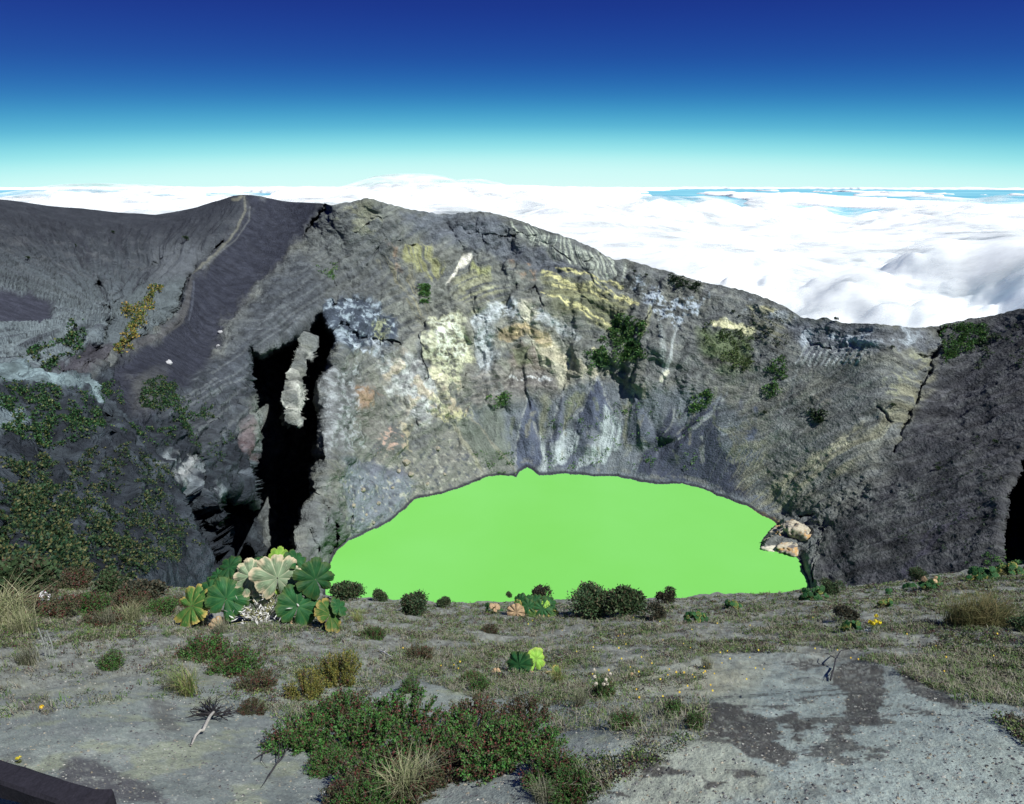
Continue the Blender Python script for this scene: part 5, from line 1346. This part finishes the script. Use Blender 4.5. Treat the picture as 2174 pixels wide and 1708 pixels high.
flower_plant(1850, 1345, 34, 'silver-leaved plant with a bright yellow flower head on right slope', 6, (.75,.62,.03), (.42,.48,.46), .20, 1)
flower_plant(1275, 1482, 60, 'plant with cream flower heads behind the pale rock', 7, (.62,.58,.48), (.08,.10,.05), .10, 2)
flower_plant(2020, 1322, 34, 'small plant with a spray of white flowers left of the grassy bush', 8, (.6,.6,.55), (.10,.11,.06), .10, 3)
flower_plant(92, 1300, 34, 'plant bearing a single big white flower above the red-berried shrub', 1, (.9,.9,.92), (.07,.09,.05), .55, 4)
flower_plant(94, 1568 - 55, 14, 'small plant with an orange-yellow flower on the dark left ash', 1, (.75,.5,.03), (.12,.14,.06), .5, 5)
flower_plant(40, 1620, 16, 'low plant with three yellow blooms on the ash near the timber rail', 3, (.7,.6,.05), (.12,.14,.06), .3, 6)
# white woolly plant under the giant leaves
rng = np.random.default_rng(40); p = gp(566, 1318); a = Acc(); n = 420
c = rng.normal(size=(n, 3)) * (.30, .2, .18) + (0, -.1, .2); c[:, 2] = abs(c[:, 2]); U = rnd_unit(rng, n); V = unit(np.cross(U, rnd_unit(rng, n)))
v, f = rhombs(c, U, V, rng.uniform(.05, .16, n), rng.uniform(.015, .04, n)); a.add(v + np.array(p), f, pick([(.68,.68,.66),(.55,.55,.5)], n, rng))
o = a.build('woolly_plant', M_LEAF); tag(o, 'white woolly plant between the bleached and the dark giant leaves', 'plant')

# ------------------------------------------------------------------ timber rail in the corner, blackened in place of a fence shadow
def beam(name, p0, p1, w, h, label, cat, group=None):
    """rough-hewn rail with worn edges between two points"""
    p0 = np.array(p0); p1 = np.array(p1); ax = unit(p1 - p0); sd_ = unit(np.cross(ax, np.array([0, 0, 1.]))); up = np.cross(sd_, ax)
    ns, V = 40, []
    prof = [(-.5,-.38),(-.38,-.5),(.38,-.5),(.5,-.38),(.5,.38),(.38,.5),(-.38,.5),(-.5,.38)]
    for i in range(ns):
        c = p0 + (p1 - p0) * i / (ns - 1)
        for k, (a_, b_) in enumerate(prof):
            j = 1 + .10 * float(noise(np.array(i * .31), np.array(k * 1.7), .5))
            V.append(c + sd_ * a_ * w * j + up * b_ * h * j)
    F = []
    for i in range(ns - 1):
        for k in range(8): F.append((i*8+k, i*8+(k+1)%8, (i+1)*8+(k+1)%8, (i+1)*8+k))
    F += [(0,1,2,3),(0,3,4,7),(4,5,6,7)]; b = (ns-1)*8; F += [(b+3,b+2,b+1,b),(b+7,b+4,b+3,b),(b+7,b+6,b+5,b+4)]
    return np.array(V), np.array(F)
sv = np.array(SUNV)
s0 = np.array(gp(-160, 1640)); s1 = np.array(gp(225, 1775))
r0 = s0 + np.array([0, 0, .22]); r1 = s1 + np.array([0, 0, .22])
root = empty('timber_rail', s0); tag(root, 'timber barrier rail, painted near black as a shadow band, across the bottom left corner', 'rail')
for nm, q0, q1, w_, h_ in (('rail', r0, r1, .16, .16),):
    v, f = beam(nm, q0, q1, w_, h_, '', ''); a = Acc(); a.add(v - s0, f, (.022, .021, .028)); a.build(nm, M_WOOD, root)  # near-black colour stands for the shadow the fence casts on the ground
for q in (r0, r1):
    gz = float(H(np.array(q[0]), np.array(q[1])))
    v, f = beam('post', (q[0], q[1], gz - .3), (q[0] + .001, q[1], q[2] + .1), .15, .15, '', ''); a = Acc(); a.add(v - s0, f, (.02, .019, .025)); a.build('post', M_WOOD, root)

# ------------------------------------------------------------------ scrub on the crater walls
def wall_scrub(poly_, n, size, cols, seed, label, dens=.0, spread=1.0):
    rng = np.random.default_rng(seed)
    pp = np.array(poly_, float); lo, hi = pp.min(0), pp.max(0)
    a = Acc(); cnt = 0; tries = 0
    while cnt < n and tries < 400:
        tries += 1
        px = rng.uniform(lo[0], hi[0], 400); py = rng.uniform(lo[1], hi[1], 400)
        wx_ = px + 9 * fbm(px / 30, py / 30, 1.2, 3); wy_ = py + 9 * fbm(px / 30, py / 30, 6.2, 3)
        ok = (sdf_poly(wx_, wy_, poly_) < 0) & (fbm(px / 32 + seed, py / 26, .5 + seed, 3, .6) + rng.normal(size=400) * .12 > dens)
        for u, v in zip(px[ok], py[ok]):
            q, nn = wall_at(u, v)
            k = 10; up = unit((nn + np.array([0, 0, 1.2]))[None])[0]
            s = size * rng.uniform(.6, 1.3)
            d = rnd_unit(rng, k); d = np.where((d @ up)[:, None] < 0, -d, d)
            C = q + up * s * .2 + d * s * .55; U = unit(d + up * .3 + rnd_unit(rng, k) * .6); V = unit(np.cross(U, up + rnd_unit(rng, k) * .5))
            vv, ff = rhombs(C, U, V, s * rng.uniform(.45, .75, k), s * rng.uniform(.35, .6, k))
            a.add(vv, ff, pick(cols, k, rng, .35)); cnt += 1
            if cnt >= n: break
    o = a.build('wall_scrub', M_LEAF); tag(o, label, kind='stuff')
GR = ((.06,.16,.045),(.085,.21,.06),(.04,.10,.035),(.13,.22,.06)); GY_ = ((.022,.075,.024),(.038,.105,.032),(.028,.08,.028),(.015,.042,.018),(.11,.13,.045),(.012,.03,.015)); DKG = ((.014,.042,.018),(.022,.06,.024),(.05,.075,.028),(.008,.02,.012))
wall_scrub([(300,818),(335,800),(368,806),(378,860),(398,905),(392,935),(362,930),(335,885),(302,870)], 930, 0.88, GY_, 1, 'bright green scrub patch on the left wall below the cinder slope', -.5)
wall_scrub([(330,612),(350,612),(330,650),(300,700),(275,745),(248,760),(245,740),(280,690),(250,668),(290,655)], 420, 1.7, ((.10,.16,.04),(.26,.24,.05),(.32,.22,.06),(.05,.11,.03)), 2, 'yellow and green scrub strip below the ridge in the left bowl', -.3)
wall_scrub([(60,770),(110,740),(150,690),(180,700),(170,760),(120,800),(60,800)], 200, 1.5, GY_, 3, 'scrub patch round the dark hollow in the left bowl', -.05)
wall_scrub([(-60,840),(60,850),(180,870),(200,920),(160,960),(100,960),(-60,940)], 1500, 0.78, GY_, 4, 'leafy scrub below the pale ledge at far left', .02)
wall_scrub([(190,820),(240,820),(260,860),(200,870)], 165, 0.88, GY_, 5, 'scrub patch at the right end of the pale ledge', .0)
wall_scrub([(220,900),(350,920),(340,960),(240,950)], 240, 0.78, GY_, 6, 'scrub patch on the dark rock in the left wall middle', .02)
wall_scrub([(-80,990),(80,980),(300,980),(360,1020),(330,1060),(400,1180),(300,1240),(150,1235),(-80,1190)], 5600, 0.65, DKG + ((.10,.10,.04),), 7, 'dense dark scrub covering the lower left wall', -.12)
wall_scrub([(380,920),(470,930),(450,1010),(400,990)], 180, 0.75, GY_, 8, 'thin scrub beside the pale rock left of the gully', .05)
wall_scrub([(390,840),(430,850),(440,900),(400,890)], 135, 0.82, GY_, 9, 'small scrub patch right of the bright green patch', .0)
wall_scrub([(886,618),(915,615),(906,650),(890,645)], 110, 2.0, GR, 10, 'small green bush patch high on the central wall', -.6)
wall_scrub([(1262,735),(1300,690),(1320,668),(1360,690),(1382,710),(1380,765),(1350,765),(1300,775),(1275,765)], 620, 2.0, GR, 11, 'large green bush patch on the middle of the right wall', -.16)
wall_scrub([(1485,690),(1600,705),(1595,790),(1565,795),(1500,745)], 200, 1.8, ((.07,.13,.04),(.11,.15,.05),(.05,.09,.03)), 12, 'sparse green scrub under the pale slab', .02)
wall_scrub([(1605,810),(1650,765),(1675,760),(1655,840),(1625,850)], 130, 1.7, GR, 13, 'green scrub in the rill right of the pale slab', .02)
wall_scrub([(1458,850),(1500,828),(1516,852),(1470,882)], 110, 1.7, GR, 14, 'green scrub above the dark scree fan', -.1)
wall_scrub([(2000,690),(2090,690),(2095,730),(2040,760),(2000,780)], 420, 1.5, GR, 15, 'green scrub at the top of the dark right spur', -.2)
wall_scrub([(2090,700),(2174,690),(2174,800),(2040,780)], 130, 1.3, DKG, 16, 'scattered scrub on the far right rim slope', .15)
wall_scrub([(1028,848),(1085,838),(1080,862),(1040,868)], 90, 1.7, GR, 17, 'green scrub on the ledge over the scree fans', -.1)
wall_scrub([(1718,872),(1755,878),(1752,902),(1730,900)], 70, 1.6, DKG, 18, 'dark scrub tuft on the right wall middle', -.3)
wall_scrub([(1410,585),(1490,605),(1480,628),(1420,615)], 120, 1.8, DKG, 19, 'dark green scrub just below the right rim', -.1)
wall_scrub([(1240,755),(1280,745),(1285,790),(1255,785)], 70, 1.8, GR, 20, 'small green patch left below the large bush patch', -.05)
wall_scrub([(990,960),(1090,960),(1095,1005),(1050,1008)], 70, 1.2, GR, 21, 'thin green scrub on the mossy slope by the far shore', .05)
wall_scrub([(1150,840),(1500,860),(1480,1000),(1160,1000)], 170, 1.3, GR, 22, 'scattered scrub tufts among the scree fans', .22)
wall_scrub([(1880,1060),(2120,900),(2140,1160),(1900,1210)], 200, .8, DKG, 23, 'scattered low tufts over the right wall', .15)
wall_scrub([(2040,1195),(2180,1150),(2180,1215),(2060,1215)], 200, .9, GR, 24, 'green scrub at the foot of the right cliff', -.1)
wall_scrub([(1600,650),(1700,700),(1650,750),(1560,700)], 60, 1.5, DKG, 25, 'sparse dark scrub near the notch of right rim', .1)
wall_scrub([(670,560),(720,570),(710,610),(680,600)], 50, 1.5, GR, 26, 'small green scrub right of the cinder cone', .05)
# single bushes one can make out on the slopes and rims
BV = round_shrub(31, 260, DKG, .30, .9, 5); first = True
for px, py, w, lab in [(400,521,11,'single dark bush on the ash slope left of the ridge path'), (1774,676,9,'dark bush on the right rim notch skyline'), (1890,742,7,'dot of a bush below the pale ledge at right'),(1556,668,8,'dark bush below the right rim, left of the pale slab'), (1568,676,6,'smaller dark bush beside the one left of the pale slab'), (1346,580,7,'bush on the right rim slope, upper left of two'), (1372,590,7,'bush on the right rim slope, lower right of two'), (1622,880,9,'dark bush in the right wall rill'), (1893,865,9,'bush on the ridge above the right scree'), (1990,1000,9,'dark bush on the brown right wall'), (2110,940,9,'dark bush high on the far right wall'), (1640,838,8,'bush at the foot of the rill scrub'), (240,500,6,'tiny dark bush high in the left bowl'), (160,520,6,'tiny bush in the left bowl near the top left'), (60,560,7,'tiny bush on the far left bowl slope')]:
    o = BV if first else dup(BV); first = False
    q, nn = wall_at(px, py); s = w / 2 / FPX * np.linalg.norm(q) / .9
    o.location = tuple(q); o.scale = (s, s, s); tag(o, lab, 'bush')

# ------------------------------------------------------------------ rocks
def rock(name, q, size, label, cols, seed, sub=3, squash=(1, 1, .75), group=None, rz=0.0, freq=1.1, amp=.28):
    import bmesh
    bm = bmesh.new(); bmesh.ops.create_icosphere(bm, subdivisions=sub, radius=1)
    V = np.array([v.co[:] for v in bm.verts]); F = np.array([[v.index for v in f.verts] for f in bm.faces]); bm.free()
    r = 1 + amp * fbm(V[:, 0] * freq + seed, V[:, 1] * freq, V[:, 2] * freq, 2, .5) * 1.6 + amp * .35 * ridged(V[:, 0] * freq * 3 + seed, V[:, 1] * freq * 3, V[:, 2] * freq * 3, 3, .55)
    V = V * r[:, None] * np.array(squash)
    c = np.array(cols[0]) * np.ones((len(V), 1))
    for i, cc in enumerate(cols[1:]):
        w_ = smooth(-.02, .14, fbm(V[:, 0] * (1.7 + i) + 3 * i + seed, V[:, 1] * (1.7 + i), V[:, 2] * (2.5 + i), 3, .6))[:, None]
        c = c * (1 - w_) + np.array(cc) * w_
    o = mesh_np(name, V * size, F, M_STONE, c, sub > 3); o.location = tuple(q); o.rotation_euler = (0, 0, rz)
    tag(o, label, 'rock' if name != 'boulder' else 'boulder', group)
    return o
lkp = lambda px, py: (raydir(px, py) * float(plane_k(raydir(px, py))))
q = lkp(1690, 1152)
rock('rock_outcrop', (q[0] + 2, q[1] + 2, q[2] - 1), 15.0, 'craggy orange and white crusted outcrop jutting into the green lake', ((.20,.18,.14),(.42,.27,.12),(.15,.145,.135),(.40,.37,.28)), 3.3, 6, (1.15, .75, .62), None, .3, 1.5, .40)
q = lkp(1632, 1166)
rock('rock_outcrop', (q[0], q[1], q[2] - .3), 3.2, 'white crusted tip of rock at water level left of the orange outcrop', ((.45,.44,.36),(.55,.52,.42)), 5.1, 4, (1.3, .8, .6))
rb = random.Random(12)
for px, py, s, lab in [(862,985,2.4,'large tan boulder on the scree above the far left shore'), (870,1010,1.8,'tan boulder just below the large one on the scree'), (843,1005,1.5,'grey-tan boulder left of the pair on the scree'), (925,955,1.8,'boulder high on the tan scree below the yellow rock'), (765,1045,1.5,'round grey boulder on the left scree'), (745,1075,1.2,'pale boulder low on the left scree'), (800,1070,1.2,'light boulder in the middle of the left scree'), (790,1110,.9,'white stone close to the left shore'), (775,1095,.9,'pale stone above the white one by the left shore'), (905,1030,1.2,'boulder on the scree near the shore bend'), (940,1010,1.1,'boulder right of the shore bend scree'), (830,1040,1.0,'boulder between the scree pair and the shore'), (357,773,1.4,'white block resting on the lower cinder slope'), (468,707,1.2,'pale block higher on the cinder slope'), (462,740,1.1,'pale block in the middle of the cinder slope')]:
    q, nn = wall_at(px, py)
    rock('boulder', q + nn * s * .3, s, lab, ((.24,.23,.19),(.32,.29,.21)) if s < 2 and py > 800 or s >= 1.5 else ((.4,.41,.42),), rb.random() * 9, 2, (1, .9, .8), None, rb.random() * 6)
q = gp(470, 1318)
rock('boulder', q, .33, 'grey stone under the mottled leaves of the largest giant plant', ((.16,.17,.17),(.2,.2,.19)), 2.2, 3, (1.3, .8, .6))
